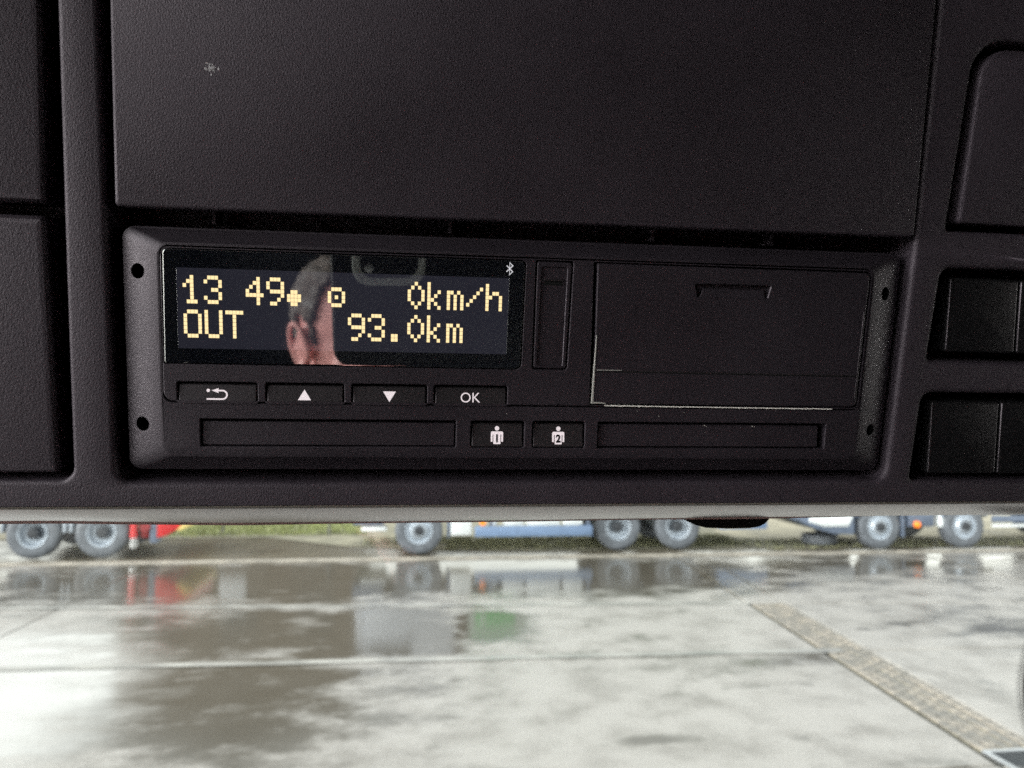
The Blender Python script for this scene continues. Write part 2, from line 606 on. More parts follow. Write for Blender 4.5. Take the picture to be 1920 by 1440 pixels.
for k in range(9):
    bm = bmesh.new()
    xx = -.21 + k * .0525
    box(bm, xx - .016, xx + .016, -.218, .218, -0.02, 0.004, 0.003)
    fin(bm, 'grate_bar', M['iron'], gr)
bm = bmesh.new()
box(bm, -.234, .234, -.219, .219, -0.028, -0.022)
fin(bm, 'sump', M['groove'], gr)

# verge behind the trucks
quad_sheet('verge', [(-40, 21.2), (-3.8, 20.9), (-1.6, 19.2), (0.6, 18.25), (2.5, 17.95), (8.4, 17.95), (8.8, 17.75), (40, 17.75), (40, 19.3), (9.3, 19.4), (8.4, 20.4), (12, 26.5), (-40, 26.5)], -0.02, M['soil'])
quad_sheet('gravel_lot', [(8.2, 20.4), (9.3, 19.38), (60, 19.3), (60, 70), (-60, 70), (-60, 26.5), (11, 26.5)], -0.014, M['gravel'])

def grass(name, zones, hgt):
    bm = bmesh.new()
    for (x0, x1, y0, y1, n) in zones:
        for _ in range(n):
            x = random.uniform(x0, x1); y = random.uniform(y0, y1)
            a = random.uniform(0, math.pi)
            h = hgt * random.uniform(.4, 1.2)
            d = Vector((math.cos(a), math.sin(a), 0)) * random.uniform(.015, .04)
            b = Vector((x, y, -0.02))
            t = b + Vector((random.uniform(-.06, .06), random.uniform(-.06, .06), h))
            bm.faces.new((bm.verts.new(b - d), bm.verts.new(b + d), bm.verts.new(t)))
    return tag(fin(bm, name, M['grass'], smooth=False), kind='stuff')
grass('grass', [(-9, -1.2, 21.2, 26.4, 9000)], 0.12)
M['grass'] = mat('olive_grass_blades', (0.27, 0.27, 0.165), 0.7, var=0.25, vscale=1.0)
grass('grass', [(.8, 8.4, 18.4, 20.4, 3800), (-1.2, 1.5, 19.3, 20.6, 500), (8.5, 16, 17.8, 19.2, 900)], 0.075)

# ------------------------------------------------------------------ vehicles
M['tyre'] = mat('hazed_tyre', (0.15, 0.165, 0.19), 0.5, var=0.25, vscale=6)  # rubber colour lifted and blued to imitate veiling haze
M['rim'] = mat('painted_rim', (0.54, 0.60, 0.68), 0.35, metal=0.25, var=0.15, vscale=8)
M['hub'] = mat('hub_steel', (0.055, 0.06, 0.07), 0.5, metal=0.2)
M['white'] = mat('white_paint', (0.82, 0.86, 0.88), 0.3, coat=0.5, var=0.06)
M['cabblue'] = mat('pale_blue_paint', (0.78, 0.83, 0.93), 0.25, coat=0.7, var=0.05)
M['slate'] = mat('slate_blue_paint', (0.16, 0.20, 0.28), 0.4, coat=0.2, var=0.15)
M['railblue'] = mat('blue_guard_paint', (0.20, 0.29, 0.46), 0.4, var=0.12)
M['chassis'] = mat('chassis_grey', (0.10, 0.105, 0.115), 0.6, var=0.3)
M['red'] = mat('red_paint', (0.68, 0.03, 0.035), 0.28, coat=0.6, var=0.06)
M['reddark'] = mat('dark_red_paint', (0.32, 0.03, 0.035), 0.4, var=0.2)
M['yellow'] = mat('yellow_paint', (0.80, 0.62, 0.22), 0.35)
M['orange'] = mat('orange_lens', (0.9, 0.22, 0.02), 0.25, emit=(1, 0.22, 0.01), estr=0.35)
M['bodygreen'] = mat('pale_green_body', (0.50, 0.58, 0.54), 0.4, var=0.06)
M['green'] = mat('green_band_paint', (0.05, 0.50, 0.11), 0.35)
M['blue'] = mat('blue_band_paint', (0.28, 0.38, 0.72), 0.35)
M['cream'] = mat('cream_paint', (0.84, 0.80, 0.66), 0.4)
M['vglass'] = mat('vehicle_glass', (0.02, 0.025, 0.03), 0.04, ior=1.6)
M['black'] = mat('black_trim', (0.025, 0.026, 0.028), 0.55)
M['brownwall'] = mat('brown_cladding', (0.13, 0.105, 0.08), 0.7, var=0.2, vscale=0.6)
M['roofgrey'] = mat('grey_roof', (0.12, 0.12, 0.12), 0.7, var=0.2)

def lathe(bm, prof, seg=32, axis_y=True, org=(0, 0, 0)):
    """prof (r, y); spin about the Y axis"""
    loops = []
    ox, oy, oz = org
    for r, y in prof:
        if r < 1e-5:
            loops.append([bm.verts.new((ox, oy + y, oz))])
        else:
            loops.append([bm.verts.new((ox + r * math.cos(2 * math.pi * k / seg), oy + y, oz + r * math.sin(2 * math.pi * k / seg))) for k in range(seg)])
    for a, b in zip(loops, loops[1:]):
        if len(a) == 1 and len(b) == 1: continue
        if len(a) == 1:
            for k in range(seg): bm.faces.new((a[0], b[k], b[(k + 1) % seg]))
        elif len(b) == 1:
            for k in range(seg): bm.faces.new((a[k], b[0], a[(k + 1) % seg]))
        else:
            bridge(bm, a, b)

WR = 0.54
def mesh_from(fn, name, m):
    bm = bmesh.new(); fn(bm)
    bmesh.ops.recalc_face_normals(bm, faces=bm.faces)
    me = bpy.data.meshes.new(name); bm.to_mesh(me); bm.free()
    me.polygons.foreach_set('use_smooth', [True] * len(me.polygons)); me.set_sharp_from_angle(angle=R(35))
    me.materials.append(m)
    return me
def f_tyre(bm):
    lathe(bm, [(.30, .29), (.31, .02), (.33, .0), (.42, -.012), (.49, .0), (.525, .02), (.54, .045), (.54, .10), (.527, .105), (.527, .12), (.54, .125),
               (.54, .20), (.527, .205), (.527, .22), (.54, .225), (.54, .265), (.52, .29), (.42, .30), (.30, .29)], 48)
me_tyre = mesh_from(f_tyre, 'tyre', M['tyre'])
def f_rear_rim(bm):
    lathe(bm, [(.312, .02), (.305, -.004), (.285, .0), (.272, .03), (.262, .13), (.235, .17), (.20, .175), (.185, .19), (.165, .20), (.10, .20), (.0, .20)], 40)
me_rear_rim = mesh_from(f_rear_rim, 'rim', M['rim'])
def f_rear_hub(bm):
    lathe(bm, [(.118, .2), (.115, .03), (.095, .01), (.0, .0)], 28)
    for k in range(10):
        a = 2 * math.pi * k / 10
        lathe(bm, [(.016, .2), (.016, .17), (.0, .165)], 8, org=(.145 * math.cos(a), 0, .145 * math.sin(a)))
me_rear_hub = mesh_from(f_rear_hub, 'hub', M['hub'])
def f_front_rim(bm):
    lathe(bm, [(.312, .02), (.305, -.004), (.285, .0), (.270, .035), (.255, .05), (.225, .045), (.20, .0), (.185, -.02), (.12, -.03), (.0, -.03)], 40)
me_front_rim = mesh_from(f_front_rim, 'rim', M['rim'])
def f_front_hub(bm):
    lathe(bm, [(.112, -.03), (.105, -.075), (.06, -.085), (.0, -.088)], 28)
    for k in range(10):
        a = 2 * math.pi * k / 10
        lathe(bm, [(.016, -.03), (.016, -.055), (.0, -.06)], 8, org=(.155 * math.cos(a), 0, .155 * math.sin(a)))
me_front_hub = mesh_from(f_front_hub, 'hub', M['hub'])

def wheel(parent, x, y, front, flip=False):
    t = bpy.data.objects.new('wheel', me_tyre)      # the tyre is the wheel's own mesh
    t.name = 'wheel'
    COL.objects.link(t); t.parent = parent; t.location = (x, y, WR)
    t.rotation_euler = (0, random.uniform(0, 6), math.pi if flip else 0)
    for nm, me in (('rim', me_front_rim if front else me_rear_rim), ('hub', me_front_hub if front else me_rear_hub)):
        o = bpy.data.objects.new(nm, me); COL.objects.link(o); o.parent = t
    return t

def bpart(name, boxes, m, parent, bev=0.012, seg=2):
    bm = bmesh.new()
    for b in boxes:
        box(bm, *b, bev, seg)
    return fin(bm, name, m, parent)

def extrude_side(name, pts, y0, y1, m, parent, bev=0.0):
    """outline in x, z pushed from y0 to y1"""
    bm = bmesh.new()
    a = [bm.verts.new((x, y0, z)) for x, z in pts]
    b = [bm.verts.new((x, y1, z)) for x, z in pts]
    bridge(bm, a, b); bm.faces.new(a); bm.faces.new(list(reversed(b)))
    if bev:
        bmesh.ops.bevel(bm, geom=list(bm.edges), offset=bev, segments=2, affect='EDGES', profile=0.5, clamp_overlap=True)
    return fin(bm, name, m, parent)

def mudguard(parent, x, y0, y1, m, r=0.62):
    bm = bmesh.new()
    lo, hi = [], []
    for y in (y0, y1):
        pi_, po = [], []
        for k in range(13):
            a = R(20 + 140 * k / 12)
            pi_.append(bm.verts.new((x + r * math.cos(a), y, WR + r * math.sin(a))))
            po.append(bm.verts.new((x + (r + .02) * math.cos(a), y, WR + (r + .02) * math.sin(a))))
        lo.append(pi_); hi.append(po)
    for k in range(12):
        for q in (lo, hi):
            bm.faces.new((q[0][k], q[0][k + 1], q[1][k + 1], q[1][k]))
        for i in (0, 1):
            bm.faces.new((lo[i][k], lo[i][k + 1], hi[i][k + 1], hi[i][k]))
    return fin(bm, 'mudguard', m, parent)

def truck_cab(t, x0, x1, y0, y1, ztop, paint, zlow=0.95, nose=0.0):
    """cab-over cab facing -x with side window, windscreen, door"""
    extrude_side('cab', [(x0, zlow + .1), (x0 + .02, zlow), (x1, zlow), (x1, ztop - .15), (x1 - .15, ztop), (x0 + .55, ztop), (x0 + .22, ztop - .35), (x0 + .04, zlow + 1.0)], y0, y1, paint, t, 0.04)
    extrude_side('side_window', [(x0 + .28, zlow + 1.05), (x0 + 1.25, zlow + 1.0), (x0 + 1.25, zlow + 1.75), (x0 + .45, zlow + 1.75)], y0 - .008, y0 + .02, M['vglass'], t)
    d = extrude_side('door', [(x0 + .22, zlow + .06), (x0 + 1.35, zlow + .06), (x0 + 1.35, zlow + .93), (x0 + .22, zlow + .95)], y0 - .014, y0 + .02, paint, t, 0.006)
    bpart('handle', [(x0 + 1.12, x0 + 1.3, y0 - .04, y0 - .012, zlow + .78, zlow + .83)], M['black'], d, .005)
    extrude_side('windscreen', [(x0 + .03, zlow + 1.0), (x0 + .05, zlow + 1.0), (x0 + .21, zlow + 1.75), (x0 + .18, zlow + 1.75)], y0 + .12, y1 - .12, M['vglass'], t)
    bpart('mirror', [(x0 + .05, x0 + .22, y0 - .34, y0 - .14, zlow + 1.1, zlow + 1.75)], M['black'], t, .03)
    bpart('mirror_arm', [(x0 + .11, x0 + .15, y0 - .16, y0 + .02, zlow + 1.6, zlow + 1.64)], M['black'], t, .008)

# --- pale blue truck in the middle, facing left
Y0 = 17.62
tm = tag(empty('parked_truck', loc=(0, 0, 0)), 'pale blue truck with white side boxes and green striped body, in the middle', 'truck')
for x in (4.83, 6.30):
    wheel(tm, x, Y0 + .22, False); wheel(tm, x, Y0 + 2.5, False, True); mudguard(tm, x, Y0 + .2, Y0 + .55, M['slate'])
wheel(tm, .16, Y0, True); wheel(tm, .16, Y0 + 2.5, True, True)
mudguard(tm, .16, Y0 - .02, Y0 + .35, M['slate'])
bpart('chassis_rail', [(-.9, 8.2, Y0 + .75, Y0 + .85, .72, 1.0)], M['chassis'], tm)
bpart('chassis_rail', [(-.9, 8.2, Y0 + 1.6, Y0 + 1.7, .72, 1.0)], M['chassis'], tm)
truck_cab(tm, -1.22, .98, Y0 - .03, Y0 + 2.45, 3.35, M['cabblue'], .98)
bpart('bumper', [(-1.3, -.62, Y0 - .02, Y0 + 2.45, .66, .98)], M['slate'], tm, .03)
bpart('step', [(-1.12, -.56, Y0 - .03, Y0 + .3, .53, .62)], M['white'], tm, .02)
bpart('mud_flap', [(.80, .86, Y0 + .02, Y0 + .45, .36, .85)], M['slate'], tm, .01)
bpart('fuel_tank', [(.88, 1.36, Y0 - .02, Y0 + .6, .40, 1.0)], M['white'], tm, .05, 3)
g = bpart('side_guard', [(1.42, 4.15, Y0 - .02, Y0 + .02, .38, .62)], M['railblue'], tm, .008)
for (xa, xb) in ((2.07, 2.55), (2.61, 3.39), (3.46, 3.92)):
    bpart('side_panel', [(xa, xb, Y0 + .01, Y0 + .05, .63, 1.02)], M['white'], tm, .008)
for xa in (1.75, 4.02):
    bpart('guard_post', [(xa, xa + .07, Y0 + .02, Y0 + .06, .5, 1.0)], M['slate'], tm, .005)
bm = bmesh.new(); lathe(bm, [(.0, -.03), (.05, -.025), (.065, .0), (.065, .05), (.0, .05)], 20, org=(1.60, Y0 - .03, .70))
fin(bm, 'marker_lamp', M['orange'], tm)
bm = bmesh.new(); lathe(bm, [(.0, -.03), (.05, -.025), (.06, .0), (.06, .05), (.0, .05)], 20, org=(1.87, Y0 - .02, .68))
fin(bm, 'reflector', M['rim'], tm)
bpart('front_wall', [(1.12, 1.22, Y0 + .02, Y0 + 2.5, 1.06, 3.3)], M['brownwall'], tm)
bd = bpart('cargo_body', [(1.30, 8.35, Y0 + .0, Y0 + 2.5, 1.06, 3.45)], M['bodygreen'], tm, .03)
for zz0, zz1, mm_, xa, xb in ((1.24, 1.62, 'green', 1.45, 2.35), (1.88, 1.98, 'green', 1.34, 3.2), (2.2, 2.58, 'blue', 1.34, 3.1), (2.66, 2.80, 'green', 1.6, 3.2), (2.86, 3.25, 'cream', 1.9, 3.5)):
    bpart('colour_band', [(xa, xb, Y0 - .012, Y0 + .01, zz0, zz1)], M[mm_], bd, .004)
bpart('badge', [(1.55, 1.68, Y0 - .02, Y0 - .011, 1.36, 1.52)], M['white'], bd, .003)
for k in range(6):
    bpart('body_post', [(3.6 + k * .9, 3.66 + k * .9, Y0 - .02, Y0 + .01, 1.1, 3.4)], M['bodygreen'], bd, .006)
bpart('rear_beam', [(7.3, 8.45, Y0 + .05, Y0 + 2.4, .48, .86)], M['railblue'], tm, .02)
bpart('tail_lamp', [(8.36, 8.42, Y0 + .1, Y0 + .45, .9, 1.04)], M['red'], tm, .01)

# --- red truck at the left, seen from its side, rear to the right
YL = 17.72
tl = tag(empty('parked_truck', loc=(0, 0, 0)), 'red flat bed truck with twin rear axles and yellow tipped tail, at the left', 'truck')
for x in (-8.03, -6.64):
    wheel(tl, x, YL, False); wheel(tl, x, YL + 2.45, False, True)
for x in (-8.03, -6.64):
    for s in (-1, 1):
        bpart('mudguard', [(x + s * .63 - .03, x + s * .63 + .03, YL + .02, YL + .5, .55, .95)], M['rim'], tl, .01)
    mudguard(tl, x, YL + .02, YL + .5, M['rim'], .66)
wheel(tl, -12.6, YL, True); wheel(tl, -12.6, YL + 2.45, True, True)
bpart('chassis_rail', [(-13.6, -5.2, YL + .7, YL + .8, .7, 1.0)], M['chassis'], tl)
bpart('chassis_rail', [(-13.6, -5.2, YL + 1.6, YL + 1.7, .7, 1.0)], M['chassis'], tl)
for xa in (-8.03, -6.64): bpart('axle', [(xa - .1, xa + .1, YL + .3, YL + 2.2, .45, .65)], M['chassis'], tl)
bpart('side_skirt', [(-11.6, -8.8, YL, YL + .05, .55, 1.05)], M['red'], tl)
bpart('flat_bed', [(-11.0, -5.55, YL, YL + 2.5, 1.10, 1.22)], M['galv'], tl, .02)
truck_cab(tl, -14.0, -11.6, YL - .03, YL + 2.45, 3.3, M['red'], .98)
bpart('bumper', [(-14.08, -13.2, YL, YL + 2.4, .5, .97)], M['red'], tl, .03)
def cyl(bm, x, y, z0, z1, r, seg=24):
    a = [bm.verts.new((x + r * math.cos(2 * math.pi * k / seg), y + r * math.sin(2 * math.pi * k / seg), z0)) for k in range(seg)]
    b = [bm.verts.new((v.co.x, v.co.y, z1)) for v in a]
    bridge(bm, a, b); bm.faces.new(a); bm.faces.new(b)
jk = bmesh.new(); cyl(jk, -5.99, YL + .06, .42, 1.2, .075); fin(jk, 'outrigger', M['red'], tl)
jk = bmesh.new(); cyl(jk, -5.98, YL + .06, .20, .43, .085)
bmesh.ops.bevel(jk, geom=list(jk.edges), offset=.02, segments=2, affect='EDGES'); fin(jk, 'outrigger_foot', M['galv'], tl)
bpart('winch', [(-5.88, -5.68, YL + .1, YL + .5, .40, .95)], M['reddark'], tl, .05)
jk = bmesh.new(); lathe(jk, [(0, 0), (.11, .0), (.12, .03), (.12, .3), (0, .3)], 24, org=(-5.76, YL + .02, .66)); fin(jk, 'winch_drum', M['reddark'], tl)
bpart('tail_post', [(-5.66, -5.50, YL + .05, YL + .4, .30, 1.1)], M['slate'], tl, .02)
extrude_side('tail_board', [(-5.50, .42), (-5.32, .46), (-5.06, .62), (-4.85, .90), (-4.85, 1.09), (-5.50, 1.09)], YL + .02, YL + 2.3, M['red'], tl, .01)
extrude_side('tail_tip', [(-5.10, .56), (-5.0, .59), (-4.74, .70), (-4.72, .78), (-4.84, .80), (-4.88, .80), (-5.02, .66)], YL - .01, YL + 2.2, M['yellow'], tl, .006)
# --- slate grey truck at the right, facing left
YR = 17.42
tr = tag(empty('parked_truck', loc=(0, 0, 0)), 'slate grey four axle truck with a white bumper strip, standing at the right', 'truck')
for x in (11.18, 13.41):
    wheel(tr, x, YR, True); wheel(tr, x, YR + 2.45, True, True); mudguard(tr, x, YR - .02, YR + .4, M['slate'])
for x in (17.2, 18.6):
    wheel(tr, x, YR + .2, False); wheel(tr, x, YR + 2.45, False, True)
bpart('chassis_rail', [(9.6, 19.6, YR + .7, YR + .8, .75, 1.02)], M['chassis'], tr)
bpart('chassis_rail', [(9.6, 19.6, YR + 1.6, YR + 1.7, .75, 1.02)], M['chassis'], tr)
truck_cab(tr, 9.06, 11.9, YR - .03, YR + 2.45, 3.3, M['slate'], 1.05)
extrude_side('bumper', [(9.05, .74), (9.5, .52), (10.0, .38), (10.52, .36), (10.52, 1.04), (9.05, 1.04)], YR - .02, YR + 2.42, M['slate'], tr, .02)
extrude_side('bumper_strip', [(9.35, .68), (9.75, .56), (10.35, .56), (10.4, .66), (10.48, .86), (9.4, .86)], YR - .05, YR + .0, M['white'], tr, .01)
bpart('mud_flap', [(11.76, 11.84, YR + .02, YR + .45, .28, .8)], M['slate'], tr, .01)
bpart('battery_box', [(11.95, 12.66, YR + .05, YR + .6, .52, 1.0)], M['slate'], tr, .03)
bm = bmesh.new(); lathe(bm, [(.0, -.03), (.055, -.025), (.075, .0), (.075, .06), (.0, .06)], 20, org=(12.16, YR - .02, .585))
fin(bm, 'marker_lamp', M['orange'], tr)
jk = bmesh.new(); cyl(jk, 12.86, YR + .15, .50, 1.05, .10)
bmesh.ops.bevel(jk, geom=list(jk.edges), offset=.03, segments=2, affect='EDGES'); fin(jk, 'air_tank', M['white'], tr)
bpart('side_guard', [(14.15, 16.5, YR, YR + .04, .62, .78)], M['slate'], tr, .008)
bpart('guard_rail', [(14.15, 16.5, YR - .01, YR + .03, .50, .57)], M['white'], tr, .008)
bpart('tipper_body', [(12.3, 19.8, YR, YR + 2.5, 1.15, 2.75)], M['slate'], tr, .04)
for k in range(8):
    bpart('body_rib', [(12.6 + k * .95, 12.7 + k * .95, YR - .05, YR + .01, 1.2, 2.7)], M['slate'], tr, .01)
# old tyre lying on the verge by the right truck
ot = bpy.data.objects.new('old_tyre', me_tyre); COL.objects.link(ot)
ot.location = (10.25, 18.55, 0.0); ot.rotation_euler = (R(90), 0, 0); ot.scale = (.8, .8, .8)
tag(ot, 'worn dark tyre lying flat on the verge beside the slate grey truck', 'tyre')

# --- posts, white cabinet, hall (its reflection lies in the water)
M['postgrey'] = mat('post_grey', (0.16, 0.16, 0.15), 0.6)
for i, (x, y, lb) in enumerate(((-4.94, 21.3, 'thin grey post in the grass carrying a white sign plate'), (-2.18, 21.08, 'thin grey bare post standing in the grass next to the pale blue truck'))):
    po = tag(empty('post', loc=(x, y, 0)), lb, 'post', 'posts along the grass verge')
    bm = bmesh.new(); cyl(bm, 0, 0, -.03, 1.9 if i == 0 else 1.2, .03, 12); fin(bm, 'pole', M['postgrey'], po)
    if i == 0:
        bpart('sign_plate', [(-.05, .62, -.04, -.02, 1.1, 1.85)], M['white'], po, .004)
hall = tag(empty('warehouse', loc=(0, 0, 0)), 'long brown clad warehouse hall far behind the grass and the red truck', 'building')
YH = 44
bpart('wall', [(-15.6, -3.2, YH, YH + 18, -.03, 13.0)], M['brownwall'], hall, .05)
extrude_side('roof', [(-16.0, 13.02), (-9.4, 15.2), (-2.8, 13.02)], YH - .4, YH + 18.4, M['roofgrey'], hall)
for k in range(3):
    dr = bpart('gate', [(-14.6 + k * 4, -11.8 + k * 4, YH - .06, YH + .02, 0, 4.2)], M['postgrey'], hall, .02)
    f_ = bpart('window', [(-14.2 + k * 4, -12.2 + k * 4, YH - .05, YH + .02, 6.6, 8.0)], M['postgrey'], hall, .02)
    bpart('pane', [(-14.05 + k * 4, -12.35 + k * 4, YH - .058, YH - .045, 6.75, 7.85)], M['vglass'], f_, .002)

# ================================================================== THE CAB AROUND THE VIEWER
M['trim'] = mat('cab_trim', (0.06, 0.058, 0.058), 0.8, var=0.1)
M['curtain'] = mat('dark_bunk_curtain', (0.03, 0.03, 0.036), 0.95, var=0.3)
M['headlining'] = mat('headlining', (0.16, 0.15, 0.15), 0.9, var=0.08)
M['pane'] = pane_mat('window_pane')
M['frit'] = mat('frit_print', (0.16, 0.16, 0.165), 0.6)
XL, XR, YB, ZF, ZR = -0.56, 1.70, -1.55, 1.45, 3.24
def shell(name, boxes, m):
    bm = bmesh.new()
    for b in boxes: box(bm, *b)
    return tag(fin(bm, name, m, smooth=False), kind='structure')
shell('cab_roof', [(XL - .07, XR + .07, YB, 0.80, ZR + .001, ZR + .06)], M['headlining'])
shell('cab_floor', [(XL, XR, YB, 1.0, ZF - .06, ZF)], M['trim'])
shell('cab_rear_wall', [(XL - .07, XR + .07, YB - .06, YB - .002, ZF, ZR + .06)], M['curtain'])
WIN = {0: (-1.32, .54, 2.0, 3.12), 1: (-.60, .30, 2.25, 2.95)}  # left opening enlarged, right one shrunk, to steer light across the console
for k, (x0, x1) in enumerate(((XL - .06, XL - .002), (XR + .002, XR + .06))):
    a, b, lo_, hi_ = WIN[k]
    shell('cab_side_wall', [(x0, x1, YB, 1.0, ZF, lo_), (x0, x1, YB, a, lo_ + .002, ZR), (x0, x1, a + .002, b, hi_, ZR), (x0, x1, b + .002, .80, lo_ + .002, ZR)], M['trim'])
dash = shell('dashboard', [(XL, XR, .42, 1.0, ZF + .002, 2.10)], M['black'])
for k, x in enumerate((XL - .03, XR + .03)):
    a, b, lo_, hi_ = WIN[k]
    bm = bmesh.new(); box(bm, x - .002, x + .002, a + .003, b - .001, lo_ + .003, hi_ - .001)
    tag(fin(bm, 'side_window', M['pane'], smooth=False), ('clear driver side window pane in the left cab wall, enlarged for light', 'clear passenger side window pane in the right cab wall')[k], 'window')
ws = tag(empty('windscreen', loc=(0, 0, 0)), 'clear windscreen of the cab below and beyond the overhead console', 'windscreen')
bm = bmesh.new()
def wy(z): return 1.02 - 0.2 * (z - 2.05)
vs = [bm.verts.new((x, wy(z) + d, z)) for d in (0, .006) for x, z in ((XL, 2.10), (XR, 2.10), (XR, ZR), (XL, ZR))]
bm.faces.new(vs[:4]); bm.faces.new(list(reversed(vs[4:])))
for i in range(4): bm.faces.new((vs[i], vs[(i + 1) % 4], vs[4 + (i + 1) % 4], vs[4 + i]))
fin(bm, 'pane', M['pane'], ws, smooth=False)
# printed black edge with its rows of dots
def px_on_screen(dx, dz): return Vector((dx, wy(dz) - .002, dz))
bm = bmesh.new()
FC = (0.793, 2.49)      # where the print bulges furthest to the left
edge = []
for k in range(25):
    t_ = -0.16 + 0.32 * k / 24
    edge.append((FC[0] + 3.2 * t_ * t_, FC[1] + t_))
rng = [bm.verts.new(px_on_screen(x, z)) for x, z in edge] + [bm.verts.new(px_on_screen(x, z)) for x, z in ((FC[0] + .3, FC[1] + .16), (FC[0] + .3, FC[1] - .16))]
bm.faces.new(rng)
fin(bm, 'frit_band', M['frit'], ws, smooth=False)
bm = bmesh.new()
for row in range(3):
    for k in range(-36, 37):
        t_ = k * .0042 + (row % 2) * .0021
        c = (FC[0] + 3.2 * t_ * t_ - .0028 - row * .0030, FC[1] + t_)
        rr_ = .0016 - row * .00035
        bm.faces.new([bm.verts.new(px_on_screen(c[0] + rr_ * math.cos(a * math.pi / 3), c[1] + rr_ * math.sin(a * math.pi / 3))) for a in range(6)])
tag(fin(bm, 'frit_dots', M['frit'], ws, smooth=False), kind='stuff')

# ================================================================== OVERHEAD CONSOLE
con = tag(empty('overhead_console', CONS), 'dark grained plastic overhead console of a truck cab with a lower lip lightened for reflected daylight', 'console')
P_UL = [(-150, 32.1), (-108.8, 32.1), (-107.4, 76), (-107.0, 110), (-150, 110)]
P_LL = [(-150, -28.7), (-109.0, -28.7), (-109.0, 29.4), (-150, 29.7)]
H_LEFT = [(-152, -30.2), (-106.1, -30.2), (-105.3, 20), (-104.2, 74), (-103.6, 112), (-152, 112)]
H_MID = [(-96.5, -30.6), (94.9, -30.6), (96.1, 30), (95.7, 92), (95.4, 112), (-95.6, 112)]
H_RR = [(104.2, 34.4), (152, 34.2), (152, 80.6), (106.5, 80.2)]
H_S1 = [(103.2, 1.4), (152, .8), (152, 25.3), (104.4, 25.1)]
H_S2 = [(102.2, -30.6), (152, -30.9), (152, -7.0), (103.0, -7.1)]
def hp(rd=1.0, depth=-14):
    return [(rd, 2.0), (rd * .62, 2 - rd * .08), (rd * .29, 2 - rd * .29), (rd * .08, 2 - rd * .62), (0, 2 - rd), (0, depth)]
solid('fascia', [(-740, -36.6), (1320, -36.6), (1320, 425), (-740, 425)], 0.5,
      [(0, -16), (0, 1.7), (.3, 2.0)], M['console'], con,
      holes=[(H_LEFT, [2, 3.2, 4, 4, 1, 1], hp(1.2), True), (H_MID, [3.2, 3.2, 4, 4, 1, 1], hp(1.5), True),
             (H_RR, [1.2, 1, 1, 8], hp(1.2), True), (H_S1, [1.2, 1, 1, 3], hp(1.4), True), (H_S2, [1.2, 1, 1, 3], hp(1.4), True)], seg=7)
bv = [(0, -12), (0, .2), (.22, 1.15), (.85, 1.85), (1.8, 2.1)]
solid('storage_door', P_UL, [1, 1.0, 3, 2, 1], bv, M['console'], con, seg=5)
solid('storage_door', P_LL, [1, 1.2, 1.2, 1], bv, M['console'], con, seg=5)
fl = solid('compartment_lid', [(-94.1, 32.0), (95.1, 32.3), (94.2, 88), (93.9, 111), (-93.0, 111), (-93.3, 75)], [1.0, 1.2, 3, 1, 1, 3],
           [(0, -8), (0, 2.2), (.12, 2.65), (.4, 2.95), (.85, 3.1)], M['console'], con, seg=5)
random.seed(11)
flakes = []
for _ in range(26):
    while True:
        a_, b_ = random.uniform(-74.4, -71.4), random.uniform(60.3, 63.3)
        if b_ > 60.2 + abs(a_ + 72.9) * .75 and b_ < 63.1 - max(0, a_ + 73.0) * .55: break
    r_ = random.uniform(.12, .42)
    flakes.append([(a_ + r_ * random.uniform(.4, 1.1) * math.cos(k * math.pi / 3), b_ + r_ * random.uniform(.4, 1.1) * math.sin(k * math.pi / 3)) for k in range(6)])
bm = bmesh.new()
for k, p_ in enumerate(flakes):
    bm.faces.new([bm.verts.new((x * MM, y * MM, (3.115 + .0015 * k) * MM)) for x, y in p_])
tag(fin(bm, 'scuff_mark', M['scuff'], fl, smooth=False), kind='stuff')
solid('blank_cover', [(107.2, 36.4), (150, 36.1), (150, 78.7), (108.8, 78.4)], [1.0, 1, 1, 7],
      [(0, -10), (0, 1.3), (.2, 1.8), (.7, 2.1)], M['console'], con, seg=8)
for nm, c in (('a', [(108.5, 3.6), (128.4, 3.5), (127.9, 22.7), (108.4, 22.9)]), ('b', [(128.9, 3.5), (150, 3.4), (150, 22.6), (128.5, 22.7)]),
              ('c', [(107.5, -29.1), (127.4, -29.2), (126.9, -9.5), (107.2, -9.5)]), ('d', [(127.9, -29.2), (150, -29.3), (150, -9.4), (127.5, -9.5)])):
    solid('switch_blank', c, .8, [(0, -12), (0, .1), (.08, .5), (.3, .78), (.7, .9)], M['switch'], con, seg=4,
          tilt=lambda x, y, y0=c[0][1]: -1.1 * max(0, (y - y0 - 3)) / 17)
# ribs deep in the gap under the lid
for u in (-75.2, -20.4, 30.1, 61.5):
    solid('clip', rect(u - .5, u + .5, 29.2, 34), .2, [(0, -12), (0, -5.2), (.1, -5)], M['console'], con)

